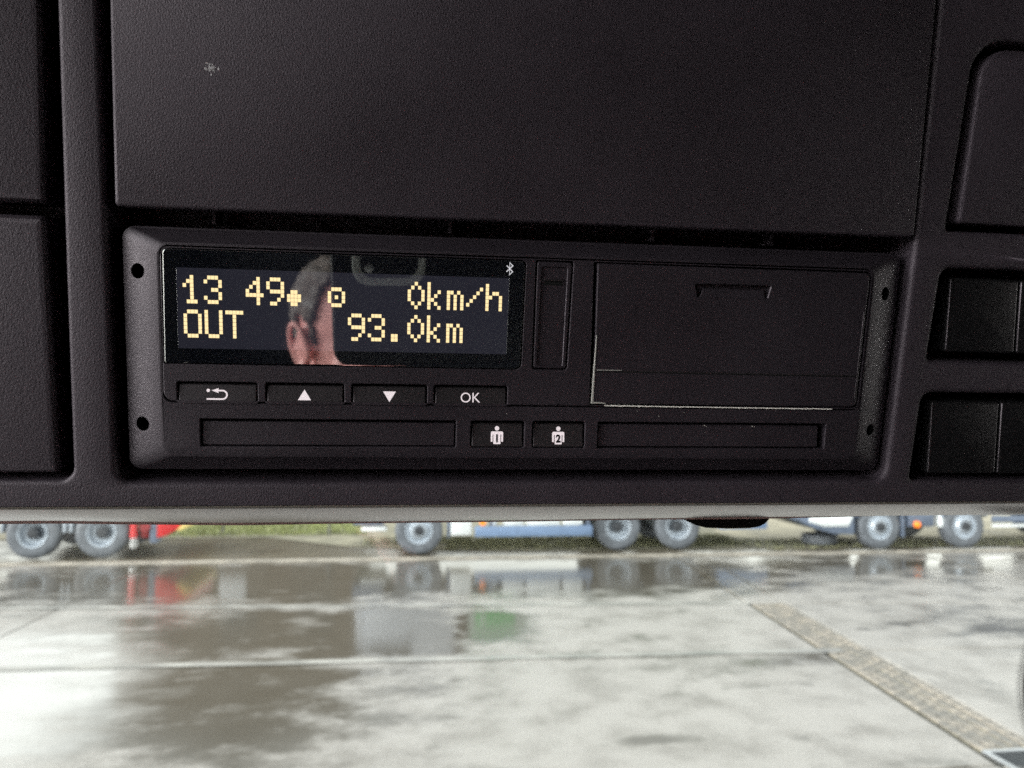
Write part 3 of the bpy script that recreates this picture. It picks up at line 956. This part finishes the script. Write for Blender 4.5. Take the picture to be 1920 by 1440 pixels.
def interp(tab, x):
    for (a, b), (c, d) in zip(tab, tab[1:]):
        if a <= x <= c:
            s = (x - a) / (c - a); s = s * s * (3 - 2 * s) * .5 + s * .5
            return b + (d - b) * s
    return tab[0][1] if x < tab[0][0] else tab[-1][1]
LIPD = [(-740, 2.0), (-123, 1.05), (-100, .5), (-76, 0), (-45, .08), (0, .05), (34, .28), (73, .42), (138, .55), (1320, .6)]
SEAMD = [(-740, 1.2), (-123, .75), (-100, .3), (-76, -.1), (-45, .12), (0, .2), (34, .45), (73, .4), (119, 1.0), (138, 1.35), (1320, 1.4)]
us = [-740, -500, -300, -200, -160] + [-140 + 5 * k for k in range(61)] + [180, 220, 300, 450, 700, 1000, 1320]
bm = bmesh.new()
prof = [(-36.62, 1.4), (-36.9, 1.35), (-37.3, 1.0), (-37.8, .3), (-40.0, -3.3), (-42.6, -8.0), (-45.1, -13.0), (-47.4, -18.2), (-49.35, -23.2), (-49.65, -24.3), (-49.75, -25.0)]
cols = []
for u in us:
    d = interp(LIPD, u)
    col = []
    for j, (v, w) in enumerate(prof):
        k = max(0, (1.0 - w) / 26)
        col.append(bm.verts.new((u * MM, (v + d * 1.1 * k) * MM, w * MM)))
    cols.append(col)
for a, b in zip(cols, cols[1:]):
    for j in range(len(prof) - 1):
        bm.faces.new((a[j], b[j], b[j + 1], a[j + 1]))
fin(bm, 'lower_lip', M['lip'], con, ang=60)
bm = bmesh.new()
cols = []
for u in us:
    d = interp(LIPD, u) * 1.1; e = interp(SEAMD, u) * 1.1
    top = -49.2 + d
    bot = min(-50.72 + e, top - .15)
    cols.append([bm.verts.new((u * MM, v * MM, w * MM)) for v, w in ((top, -25.1), (bot + .2, -25.3), (bot, -25.6), (bot + .3, -27), (bot + 4, -60), (bot + 100 , -640))])
for a, b in zip(cols, cols[1:]):
    for j in range(5):
        bm.faces.new((a[j], b[j], b[j + 1], a[j + 1]))
fin(bm, 'seam_strip', M['seam'], con, ang=40)
tabc = [(51.2, -50.2), (52.6, -50.9), (55.6, -52.3), (59.0, -53.15), (66, -53.5), (72.5, -53.4), (75.6, -52.95), (77.4, -52.0), (78.6, -50.6), (79.0, -48), (50.8, -48)]
solid('hanging_tab', [(x, y - .45 if y < -50 else y) for x, y in tabc], [.5, .8, 1.5, 2, 3, 2, 1.2, .8, .6, .5, .5], [(0, -34), (0, -27.6), (.15, -27.3), (.4, -27.2)], M['rubber'], con, seg=3)

# ================================================================== TACHOGRAPH
ta = tag(empty('tachograph', CONS), 'black digital tachograph with a lit yellow dot matrix display, set into the overhead console', 'tachograph')
FO = [(-94.35, -28.1), (93.8, -28.45), (94.2, 28.35), (-93.9, 28.1)]
FI = [(-85.3, -23.6), (84.5, -24.0), (84.7, 24.5), (-85.1, 24.3)]
SEG = 6
WF = 4.0
upper = [(-85.2, -11.3), (84.3, -11.6), (84.5, 24.25), (-84.95, 24.05)]
low_holes = []
def pocket(c, r=.5, depth=-2.0, rd=.22, w=WF):
    return (c, r, [(rd, w), (rd * .3, w - rd * .3), (0, w - rd), (0, depth)], True)
K1 = rect(-14.85, -1.85, -21.6, -15.0)
K2 = rect(.12, 13.15, -21.65, -15.0)
S1 = rect(-77.15, -18.4, -21.55, -15.05)
S2 = rect(16.4, 75.75, -21.65, -15.1)
bm = bmesh.new()
fo_p = [(0, -10), (0, -.45), (.13, -.13), (.45, 0.0)]
loops = [ring(bm, rpoly(FO, 2.9, SEG, i), w) for i, w in fo_p]
inn = rpoly(FI, 2.4, SEG, 0)
mid_ = [tuple(Vector(a) * .97 + Vector(b) * .03) for a, b in zip(rpoly(FI, 2.4, SEG, -.25), rpoly(FO, 2.9, SEG, .45))]
loops.append(ring(bm, mid_, WF - .12))
loops.append(ring(bm, rpoly(FI, 2.2, SEG, .25), WF))
for a, b in zip(loops, loops[1:]): bridge(bm, a, b)
es = edges_of(bm, loops[-1])
for hc, hr, hpz, closed in [pocket(offset_poly(upper, -.0), 2.6, -3, .3), pocket(K1, .7), pocket(K2, .7), pocket(S1, .25), pocket(S2, .25)]:
    hl = [ring(bm, rpoly(hc, hr, 5, -g_), w) for g_, w in hpz]
    es += edges_of(bm, hl[0])
    for a, b in zip(hl, hl[1:]): bridge(bm, b, a)
    bm.faces.new(hl[-1])
bmesh.ops.triangle_fill(bm, use_beauty=True, use_dissolve=False, edges=es, normal=(0, 0, 1))
bez = fin(bm, 'bezel', M['face'], ta, ang=20)
bez.data.materials.append(M['pit'])
# the four release holes, cut through the sloping bezel
for (u, v, ru, rv) in ((-90.25, 18.1, 1.72, 1.72), (-90.45, -16.8, 1.68, 1.68), (89.5, 18.15, 1.45, 1.7), (89.2, -17.0, 1.4, 1.55)):
    cb = bmesh.new()
    a = [cb.verts.new(((u + ru * math.cos(2 * math.pi * k / 28)) * MM, (v + rv * math.sin(2 * math.pi * k / 28)) * MM, -.0085)) for k in range(28)]
    b = [cb.verts.new((p.co.x, p.co.y, .02)) for p in a]
    bridge(cb, a, b); cb.faces.new(a); cb.faces.new(b)
    bmesh.ops.recalc_face_normals(cb, faces=cb.faces)
    cme = bpy.data.meshes.new('cutter'); cb.to_mesh(cme); cb.free()
    cme.materials.append(M['pit'])
    co = bpy.data.objects.new('cutter', cme); COL.objects.link(co)
    co.matrix_world = CONS
    md = bez.modifiers.new('hole', 'BOOLEAN'); md.operation = 'DIFFERENCE'; md.solver = 'EXACT'; md.object = co
    md.material_mode = 'TRANSFER'
    bpy.context.view_layer.update()
    me2 = bpy.data.meshes.new_from_object(bez.evaluated_get(bpy.context.evaluated_depsgraph_get()))
    bez.modifiers.clear(); bez.data = me2
    bpy.data.objects.remove(co)
bez.data.set_sharp_from_angle(angle=R(20))

# upper panel, set in its groove, with pockets for display, keys, cover and printer
KEYS = [(-81.9, -64.15), (-62.4, -44.6), (-42.95, -25.4), (-23.8, -6.3)]
GL = [(-84.55, -2.35), (-3.2, -2.45), (-2.85, 23.4), (-84.2, 23.5)]
DOOR = [(-.6, -2.3), (7.95, -2.35), (8.45, 23.6), (-.55, 23.7)]
DRAW = [(13.95, -11.12), (83.75, -11.15), (84.0, 23.5), (13.35, 23.65)]
WU = 4.25
up_in = offset_poly(upper, .32)
solid('front_panel', up_in, 2.3, [(0, -2.5), (0, WU - .28), (.08, WU - .09), (.28, WU)], M['face'], ta,
      holes=[pocket(rect(a, b, -11.2, -6.42), .55, -1.5, .2, WU) for a, b in KEYS]
      + [pocket(GL, [.6, 1.6, 1.2, 1.2], 2.5, .2, WU), pocket(DOOR, .7, 1.0, .2, WU), pocket([(x, max(y, -10.9)) for x, y in DRAW], [.3, 1.5, 1.5, .3], 0, .2, WU)], seg=5, ang=20)

# display
disp = solid('display', offset_poly(GL, .18), [.5, 1.5, 1.1, 1.1], [(0, 2.6), (0, WU - .1), (.07, WU + .08), (.25, WU + .15)], M['glass'], ta, ang=5)
WG = WU + .15
LC = [(-81.25, 1.2), (-6.85, 1.2), (-6.7, 19.1), (-81.2, 19.2)]
solid('screen', LC, .1, [(0, WG - .3), (0, WG + .012), (.02, WG + .03)], M['lcd'], disp, ang=5)
FONT = {
 '1': '..#..,.##..,#.#..,..#..,..#..,..#..,.###.', '3': '.###.,#...#,....#,..##.,....#,#...#,.###.',
 '4': '...#.,..##.,.#.#.,#..#.,#####,...#.,...#.', '9': '.###.,#...#,#...#,.####,....#,...#.,.##..',
 '*': '.....,.....,.....,.##..,####.,####.,.##..', 'o': '.....,.....,.###.,#...#,#.#.#,#...#,.###.',
 '0': '..#..,.#.#.,#...#,#...#,#...#,.#.#.,..#..', 'k': '#....,#....,#..#.,#.#..,##...,#.#..,#..#.',
 'm': '.....,.....,##.#.,#.#.#,#.#.#,#.#.#,#.#.#', '/': '.....,....#,...#.,..#..,.#...,#....,.....',
 'h': '#....,#....,#.##.,##..#,#...#,#...#,#...#', 'O': '.###.,#...#,#...#,#...#,#...#,#...#,.###.',
 'U': '#...#,#...#,#...#,#...#,#...#,#...#,.###.', 'T': '#####,..#..,..#..,..#..,..#..,..#..,..#..',
 '.': '.....,.....,.....,.....,.....,.##..,.##..'}
PC, PR = .7825, .905
for row, (line, vt) in enumerate((('13 49* o   0km/h', 17.62), ('OUT     93.0km', 9.95))):
    for ci, ch in enumerate(line):
        if ch == ' ': continue
        u0 = -79.92 + ci * 4.515
        polys = []
        for rr_, ln in enumerate(FONT[ch].split(',')):
            for cc_, pxl in enumerate(ln):
                if pxl == '#':
                    x = u0 + cc_ * PC; y = vt - rr_ * PR + .0004 * (u0 + 80)
                    polys.append(rect(x + .03, x + PC - .03, y - PR + .035, y - .035))
        flat('character', polys, WG + .03, M['pixel'], disp, th=.02)
bx, by = -6.72, 21.3
flat('wireless_symbol', [ribbon([(bx - .72, by + .72), (bx + .72, by - .68), (bx, by - 1.4), (bx, by + 1.4), (bx + .72, by + .68), (bx - .72, by - .72)], .24)], WG, M['print_dim'], disp)

# keys: top edge leans back into its pocket
KT = .16
def key(name, c, w, vb):
    return solid(name, c, .35, [(0, -1.2), (0, w - .3), (.07, w - .1), (.25, w)], M['key'], ta, tilt=lambda x, y: -KT * max(0.0, y - vb - .3), ang=20)
KW = WU + .02
ksym = []
for i, (a, b) in enumerate(KEYS):
    ksym.append(key('key', rect(a + .3, b - .3, -11.1, -7.0), KW, -11.5))
tk = lambda x, y: -KT * max(0.0, y + 11.5 - .3)
cx, cy = -73.3, -9.35
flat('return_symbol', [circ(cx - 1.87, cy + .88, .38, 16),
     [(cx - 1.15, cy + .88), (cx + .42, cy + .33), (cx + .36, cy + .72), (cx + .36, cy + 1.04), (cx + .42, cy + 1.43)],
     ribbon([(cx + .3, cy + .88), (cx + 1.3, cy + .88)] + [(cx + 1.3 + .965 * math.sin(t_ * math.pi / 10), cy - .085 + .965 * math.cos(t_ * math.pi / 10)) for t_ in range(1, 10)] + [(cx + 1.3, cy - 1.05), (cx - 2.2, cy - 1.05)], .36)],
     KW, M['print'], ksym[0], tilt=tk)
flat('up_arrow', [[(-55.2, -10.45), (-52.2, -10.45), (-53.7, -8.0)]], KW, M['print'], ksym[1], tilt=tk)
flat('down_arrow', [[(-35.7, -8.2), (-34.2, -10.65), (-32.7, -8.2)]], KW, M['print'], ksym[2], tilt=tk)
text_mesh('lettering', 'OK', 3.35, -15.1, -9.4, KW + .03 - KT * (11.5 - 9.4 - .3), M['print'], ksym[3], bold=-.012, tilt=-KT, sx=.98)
for c, cu_, num in ((K1, -8.42, '1'), (K2, 6.65, '2')):
    kk = key('key', rect(c[0][0] + .3, c[1][0] - .3, -21.45, -15.75), WF + .06, -21.9)
    tk2 = lambda x, y: -KT * max(0.0, y + 21.9 - .3)
    arms = [rpoly(rect(cu_ + s - .22, cu_ + s + .22, -20.2, -18.4), .12, 3) for s in (-1.28, 1.28)]
    top = rpoly([(cu_ - 1.5, -18.45), (cu_ + 1.5, -18.45), (cu_ + 1.5, -17.72), (cu_ - 1.5, -17.72)], [.02, .02, .7, .7], 5)
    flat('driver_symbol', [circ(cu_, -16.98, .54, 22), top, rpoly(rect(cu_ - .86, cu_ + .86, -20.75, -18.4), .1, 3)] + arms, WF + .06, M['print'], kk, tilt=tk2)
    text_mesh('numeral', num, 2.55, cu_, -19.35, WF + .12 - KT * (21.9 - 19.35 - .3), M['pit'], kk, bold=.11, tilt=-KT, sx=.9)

# card slots
for c in (S1, S2):
    x0, x1 = c[0][0], c[1][0]
    solid('card_slot', rect(x0 + .28, x1 - (.28 if x1 < 0 else 1.6), -21.35, -15.75), .2, [(0, -1.5), (0, 3.1), (.06, 3.35), (.2, 3.42)], M['face'], ta,
          tilt=lambda x, y: -.05 * (y + 21.4), ang=20)

# narrow cover beside the display
cv = solid('service_cover', [(-.3, -2.05), (7.68, -2.1), (8.16, 23.2), (-.25, 23.3)], .6, [(0, 1.2), (0, WU - .45), (.1, WU - .2), (.3, WU - .12)], M['face'], ta,
      holes=[([(.55, -1.35), (6.75, -1.4), (7.05, 22.0), (.95, 22.0)], .4, [(.15, WU - .12), (0, WU - .3), (0, WU - .55)], True)], ang=20)
solid('ridge', rect(1.6, 6.1, 18.75, 19.2), .1, [(0, WU - .7), (0, WU - .35), (.1, WU - .2)], M['key'], cv)
solid('finger_slot', rect(1.6, 6.1, 17.7, 18.7), .1, [(0, WU - .6), (0, WU - .53), (.02, WU - .525)], M['pit'], cv)

# printer drawer
dr = solid('printer_drawer', [(14.7, -10.55), (83.2, -10.7), (83.55, 23.15), (14.15, 23.3)], [.2, 1.3, 1.4, .3], [(0, .3), (0, WU - .35), (.1, WU - .12), (.35, WU)], M['face'], ta,
      holes=[([(39.4, 16.1), (57.1, 16.2), (57.8, 19.2), (38.6, 19.1)], .2, [(.25, WU), (.05, WU - .2), (0, WU - 1.6)], True)], ang=20)
extra = [(39.9, 15.9), (56.6, 15.95), (56.2, 18.2), (40.9, 18.15)]
solid('pull_lip', extra, .2, [(0, WU - 1.6), (0, WU - .5), (.1, WU - .35)], M['face'], dr, tilt=lambda x, y: -.2 * (y - 15.9) + .3)
solid('tear_edge', [(15.3, -2.75), (82.6, -3.0), (82.6, -2.78), (15.3, -2.53)], .05, [(0, WU - .1), (0, WU + .01), (.03, WU + .02)], M['pit'], dr)
solid('tear_edge', [(15.3, -2.5), (82.6, -2.75), (82.6, -2.45), (15.3, -2.2)], .05, [(0, WU - .1), (0, WU + .03), (.06, WU + .12)], M['key'], dr)
solid('tear_edge', [(15.3, -2.3), (21.5, -2.3), (21.5, -2.12), (15.3, -2.12)], .04, [(0, WU - .1), (0, WU + .10), (.03, WU + .16)], M['steel'], dr)
solid('drawer_ridge', [(82.45, -8.5), (82.75, -8.5), (83.0, 13.5), (82.7, 13.5)], .05, [(0, WU - .1), (0, WU + .05), (.04, WU + .1)], M['key'], dr)
solid('cutter_edge', [(14.3, -9.95), (14.85, -9.95), (14.95, 6.2), (14.72, 6.2)], .1, [(0, 1.0), (0, WU + .02), (.06, WU + .12)], M['steel'], ta)
solid('cutter_edge', [(14.3, -10.5), (18.4, -10.5), (17.4, -10.15), (14.3, -10.0)], .1, [(0, 1.0), (0, WU + .0), (.06, WU + .1)], M['steel'], ta)
# ragged paper edge caught under the drawer
bm = bmesh.new()
N = 170
up_, lo_ = [], []
for k in range(N + 1):
    u = 17.6 + (76.8 - 17.6) * k / N
    v = -10.98 - (u - 17.6) * .004
    t1 = .12 + .06 * noise.noise(Vector((u * 2.1, 0, 0)))
    t2 = .13 + .10 * noise.noise(Vector((u * 3.3, 5, 0))) + (.12 if random.random() < .06 else 0)
    up_.append((u, v + t1)); lo_.append((u, v - max(.03, t2)))
va = [bm.verts.new((x * MM, y * MM, (WU + .10) * MM)) for x, y in up_]
vb = [bm.verts.new((x * MM, y * MM, (WU + .06) * MM)) for x, y in lo_]
vc = [bm.verts.new((x * MM, y * MM, (WU - 1.0) * MM)) for x, y in up_]
for k in range(N):
    bm.faces.new((vb[k], vb[k + 1], va[k + 1], va[k])); bm.faces.new((va[k], va[k + 1], vc[k + 1], vc[k]))
fin(bm, 'paper_edge', M['paper'], ta, smooth=False)
# dust and specks on the face
bm = bmesh.new()
spots = [(31.6, -13.6, .16), (43.5, -15.75, .22), (44.0, -16.0, .14), (56.0, -15.9, .2), (56.6, -15.95, .15), (38.0, -12.5, .09), (-6.3, -13.3, .12), (43.8, -17.6, .1), (12.0, -13.7, .08), (26, -12.3, .1)]
for _ in range(90):
    spots.append((random.uniform(-84, 84), random.uniform(-24, -11.8) if random.random() < .6 else random.uniform(-2, 23), random.uniform(.02, .05)))
for x, y, r_ in spots:
    if -84.6 < x < 13 and y > -2.4 and r_ < .06: continue
    w_ = (WU if y > -11.4 else WF) + .02
    n_ = 5
    bm.faces.new([bm.verts.new(((x + r_ * random.uniform(.5, 1.2) * math.cos(2 * math.pi * k / n_)) * MM, (y + r_ * random.uniform(.4, 1) * math.sin(2 * math.pi * k / n_)) * MM, w_ * MM)) for k in range(n_)])
tag(fin(bm, 'dust', M['dust'], ta, smooth=False), kind='stuff')

# ================================================================== PHONE AND PERSON BEHIND THE LENS (mirrored in the display)
camM = cam.matrix_world.copy()
phM = camM @ Matrix.Translation((0, 0, 0.0022))
ph = tag(empty('phone', phM), 'dark smartphone held up to photograph the console', 'phone')
M['phone'] = mat('phone_case', (0.02, 0.02, 0.024), 0.55)
M['phrim'] = mat('phone_camera_rim', (0.75, 0.80, 0.78), 0.35)
# image-right is +x here; the back of the phone faces -z (towards the console)
def back_solid(name, c, r, prof, m, parent):
    return solid(name, c, r, [(i, -w) for i, w in prof], m, parent, ang=30)
back_solid('body', rect(-38, 112, -50, 27), 9, [(0, -10), (0, -3.0), (.8, -2.2), (1.6, -2.0)], M['phone'], ph)
back_solid('camera_rim', rect(-28.5, 5.0, -10.5, 23), 8, [(0, -2.1), (0, -.6), (.6, -.25), (2.4, -.25), (3.6, -.5)], M['phrim'], ph)
back_solid('camera_plate', rect(-25, 1.5, -7, 19.5), 6, [(0, -1), (0, -.45), (.1, -.42)], M['phone'], ph)
back_solid('flash', [(-21 + 2 * math.cos(a * math.pi / 6), -2.5 + 2 * math.sin(a * math.pi / 6)) for a in range(12)], .3, [(0, -1), (0, -.35), (.1, -.33)], M['galv'], ph)

M['skin'] = mat('skin', (0.88, 0.41, 0.385), 0.5, var=0.12, vscale=40)
M['hair'] = mat('grey_brown_hair', (0.085, 0.066, 0.058), 0.75, var=0.4, vscale=60)
M['jacket'] = mat('dark_jacket', (0.02, 0.022, 0.028), 0.8)
pe = tag(empty('person', loc=(-.125, -.83, 1.5)), 'person with short grey brown hair in a dark jacket holding up a phone', 'person')
def ell(bm, c, r, rot=None, n=20):
    q = bmesh.ops.create_uvsphere(bm, u_segments=n, v_segments=n // 2, radius=1)
    for v in q['verts']:
        p = Vector((v.co.x * r[0], v.co.y * r[1], v.co.z * r[2]))
        if rot is not None: p = rot @ p
        v.co = Vector(c) + p
def capsule(bm, a, b, ra, rb, n=12):
    a = Vector(a); b = Vector(b)
    st = max(5, int((a - b).length / max(.008, .8 * min(ra, rb))))
    for k in range(st + 1):
        t_ = k / st
        ell(bm, a.lerp(b, t_), (ra + (rb - ra) * t_,) * 3, None, n)
def remesh(bm, vox, name, m, parent, smooth=6, mat_world=None):
    me = bpy.data.meshes.new(name); bm.to_mesh(me); bm.free()
    o = bpy.data.objects.new(name, me); COL.objects.link(o)
    r_ = o.modifiers.new('r', 'REMESH'); r_.mode = 'VOXEL'; r_.voxel_size = vox
    s_ = o.modifiers.new('s', 'SMOOTH'); s_.iterations = smooth; s_.factor = .5
    bpy.context.view_layer.update()
    me2 = bpy.data.meshes.new_from_object(o.evaluated_get(bpy.context.evaluated_depsgraph_get()))
    bpy.data.objects.remove(o)
    me2.name = name
    me2.polygons.foreach_set('use_smooth', [True] * len(me2.polygons))
    me2.materials.clear()
    if mat_world is not None: me2.transform(mat_world)
    return link(name, me2, m, parent)
# head local axes: +y face, -x left ear side (his left), z up; origin at head centre (ear level)
HEADW = Matrix.Translation((-.100, -.83, 2.489)) @ Matrix.Rotation(R(-38), 4, 'Z') @ Matrix.Rotation(R(4), 4, 'Y')
def loc(p): return HEADW @ Vector(p)
PEI = Matrix.Translation((.125, .83, -1.5))
bm = bmesh.new()
ell(bm, (0, -.014, .042), (.073, .094, .086), None, 32)          # skull
ell(bm, (0, .012, .0), (.066, .076, .088), None, 32)             # face
ell(bm, (0, .032, -.052), (.052, .052, .052), None, 28)          # jaw
ell(bm, (0, .060, -.086), (.026, .024, .020), None, 20)          # chin
ell(bm, (0, .066, .030), (.050, .022, .020), None, 24)           # brow
capsule(bm, (0, .088, .022), (0, .104, -.018), .008, .013, 14)   # nose
for s in (-1, 1):
    ell(bm, (s * .036, .052, -.020), (.028, .030, .030), None, 20)   # cheek
    ell(bm, (s * .031, .072, .012), (.014, .011, .010), None, 16)    # eye
    ell(bm, (s * .010, .094, -.022), (.010, .010, .008), None, 12)   # nostril
    for k in range(25):                                              # rim of the ear
        a = R(-75 + 11 * k)
        e = Vector((s * (.080 + .008 * math.sin(k / 24 * math.pi)), -.016 - .020 * math.cos(a) - .006 * math.sin(a), .002 + .033 * math.sin(a)))
        ell(bm, e, (.0048, .0048, .0048), None, 10)
    ell(bm, (s * .074, -.014, .0), (.008, .019, .031), Matrix.Rotation(R(12 * s), 3, 'Z'), 20)
    for k in range(9):                                               # inner fold
        a = R(-40 + 20 * k)
        ell(bm, (s * .081, -.013 - .010 * math.cos(a), .006 + .017 * math.sin(a)), (.0042, .0042, .0042), None, 8)
    ell(bm, (s * .079, -.006, -.031), (.006, .008, .011), None, 14)
    ell(bm, (s * .078, .005, -.004), (.006, .006, .010), None, 12)
ell(bm, (0, .088, -.050), (.022, .010, .006), None, 16); ell(bm, (0, .085, -.060), (.019, .011, .007), None, 16)
for k in range(22):
    t_ = k / 21
    ell(bm, (0, -.014 - .03 * t_, -.04 - .11 * t_), (.054 + .006 * t_, .056 + .006 * t_, .03), None, 24)
for v in bm.verts: v.co = HEADW @ v.co
# hands: right hand wraps the far end of the phone
def hand(bm, wrist, palm_c, f_dir, n_dir, side):
    f_dir = Vector(f_dir).normalized(); n_dir = Vector(n_dir).normalized(); s_dir = f_dir.cross(n_dir).normalized() * side
    pc = Vector(palm_c)
    capsule(bm, wrist, pc, .026, .030, 10)
    for i in range(-1, 2): capsule(bm, pc + s_dir * i * .022, pc + f_dir * .045 + s_dir * i * .024, .017, .014, 10)
    for i, ln in enumerate((.062, .072, .068, .054)):
        b0 = pc + f_dir * .05 + s_dir * (i - 1.5) * .021
        b1 = b0 + (f_dir * .8 + n_dir * .45).normalized() * ln * .55
        b2 = b1 + (f_dir * .3 + n_dir * .9).normalized() * ln * .45
        capsule(bm, b0, b1, .0098, .0088, 8); capsule(bm, b1, b2, .0088, .0075, 8)
    t0 = pc + s_dir * -.034
    t1 = t0 + (s_dir * -.6 + f_dir * .7 + n_dir * .3).normalized() * .04
    t2 = t1 + (f_dir * .8 + n_dir * .4).normalized() * .03
    capsule(bm, t0, t1, .013, .011, 8); capsule(bm, t1, t2, .011, .009, 8)
def pw(x, y, z): return (phM @ Vector((x * MM, y * MM, z * MM)))
xd = camM.to_3x3() @ Vector((1, 0, 0)); yd = camM.to_3x3() @ Vector((0, 1, 0)); zd = camM.to_3x3() @ Vector((0, 0, 1))
wrist_r = pw(150, -120, 85)
pc_r = pw(134, -55, 36)
hand(bm, wrist_r, pc_r, yd * .9 - zd * .12, -xd, 1)
elbow_r = Vector((.36, -.55, 2.18))
capsule(bm, wrist_r, wrist_r.lerp(elbow_r, .25), .027, .034, 10)
wrist_l = Vector((-.10, -.30, 1.98)); pc_l = Vector((-.06, -.24, 1.97))
hand(bm, wrist_l, pc_l, (.5, .8, -.1), (0, 0, -1), 1)
capsule(bm, wrist_l, wrist_l.lerp(Vector((-.38, -.62, 1.98)), .3), .027, .034, 10)
# inner torso that joins head, neck and arms into one body
ell(bm, (-.12, -.93, 2.10), (.15, .10, .24))
shR, shL = Vector((.07, -.90, 2.28)), Vector((-.30, -.90, 2.28))
elbow_l = Vector((-.38, -.62, 1.98))
for a, b, r0, r1 in ((shR, elbow_r, .045, .038), (elbow_r, wrist_r, .036, .027), (shL, elbow_l, .045, .038), (elbow_l, wrist_l, .036, .027),
                     ((-.12, -.92, 2.22), shR, .06, .045), ((-.12, -.92, 2.22), shL, .06, .045), ((-.12, -.88, 2.40), (-.12, -.91, 2.25), .058, .075)):
    capsule(bm, a, b, r0, r1, 12)
remesh(bm, .0026, 'body', M['skin'], pe, 9, PEI)
# hair: a cap over skull and sides, clear of the ear and temple
bm = bmesh.new()
q = bmesh.ops.create_icosphere(bm, subdivisions=5, radius=1)
for v in bm.verts:
    p = v.co.copy()
    t_ = .006 * noise.noise(p * 6) + .003 * noise.noise(p * 22)
    v.co = Vector((p.x * (.080 + t_), -.014 + p.y * (.101 + t_), .046 + p.z * (.096 + t_)))
kill = []
for v in bm.verts:
    x, y, z = v.co
    j = .006 * noise.noise(Vector((x, y, z)) * 40)
    front = y > .013 + .06 * max(0, z - .03) + .5 * max(0, .045 - abs(x)) + j and z < .134
    low = z < (.040 + j if y > -.035 else -.045 + j)
    side = y > .014 and z < .03
    burn = .000 < y < .014 and z > .004 and abs(x) > .05
    if front or (low and not burn) or side: kill.append(v)
bmesh.ops.delete(bm, geom=kill, context='VERTS')
for v in bm.verts: v.co = PEI @ (HEADW @ v.co)
hr = fin(bm, 'hair', M['hair'], pe, ang=180)
sm = hr.modifiers.new('thick', 'SOLIDIFY'); sm.thickness = .006; sm.offset = -1
bm = bmesh.new()
ell(bm, (-.12, -.93, 2.08), (.19, .13, .31))
for a, b, r0, r1 in ((shR, elbow_r, .075, .062), (elbow_r, wrist_r.lerp(elbow_r, .22), .06, .046), (shL, elbow_l, .075, .062), (elbow_l, wrist_l.lerp(elbow_l, .22), .06, .046),
                     ((-.12, -.93, 2.23), shR, .085, .075), ((-.12, -.93, 2.23), shL, .085, .075), ((-.12, -.89, 2.375), (-.12, -.92, 2.25), .068, .10), ((-.12, -.94, 1.7), (-.12, -.94, 2.0), .17, .17)):
    capsule(bm, a, b, r0, r1, 12)
remesh(bm, .009, 'jacket', M['jacket'], pe, 5, PEI)
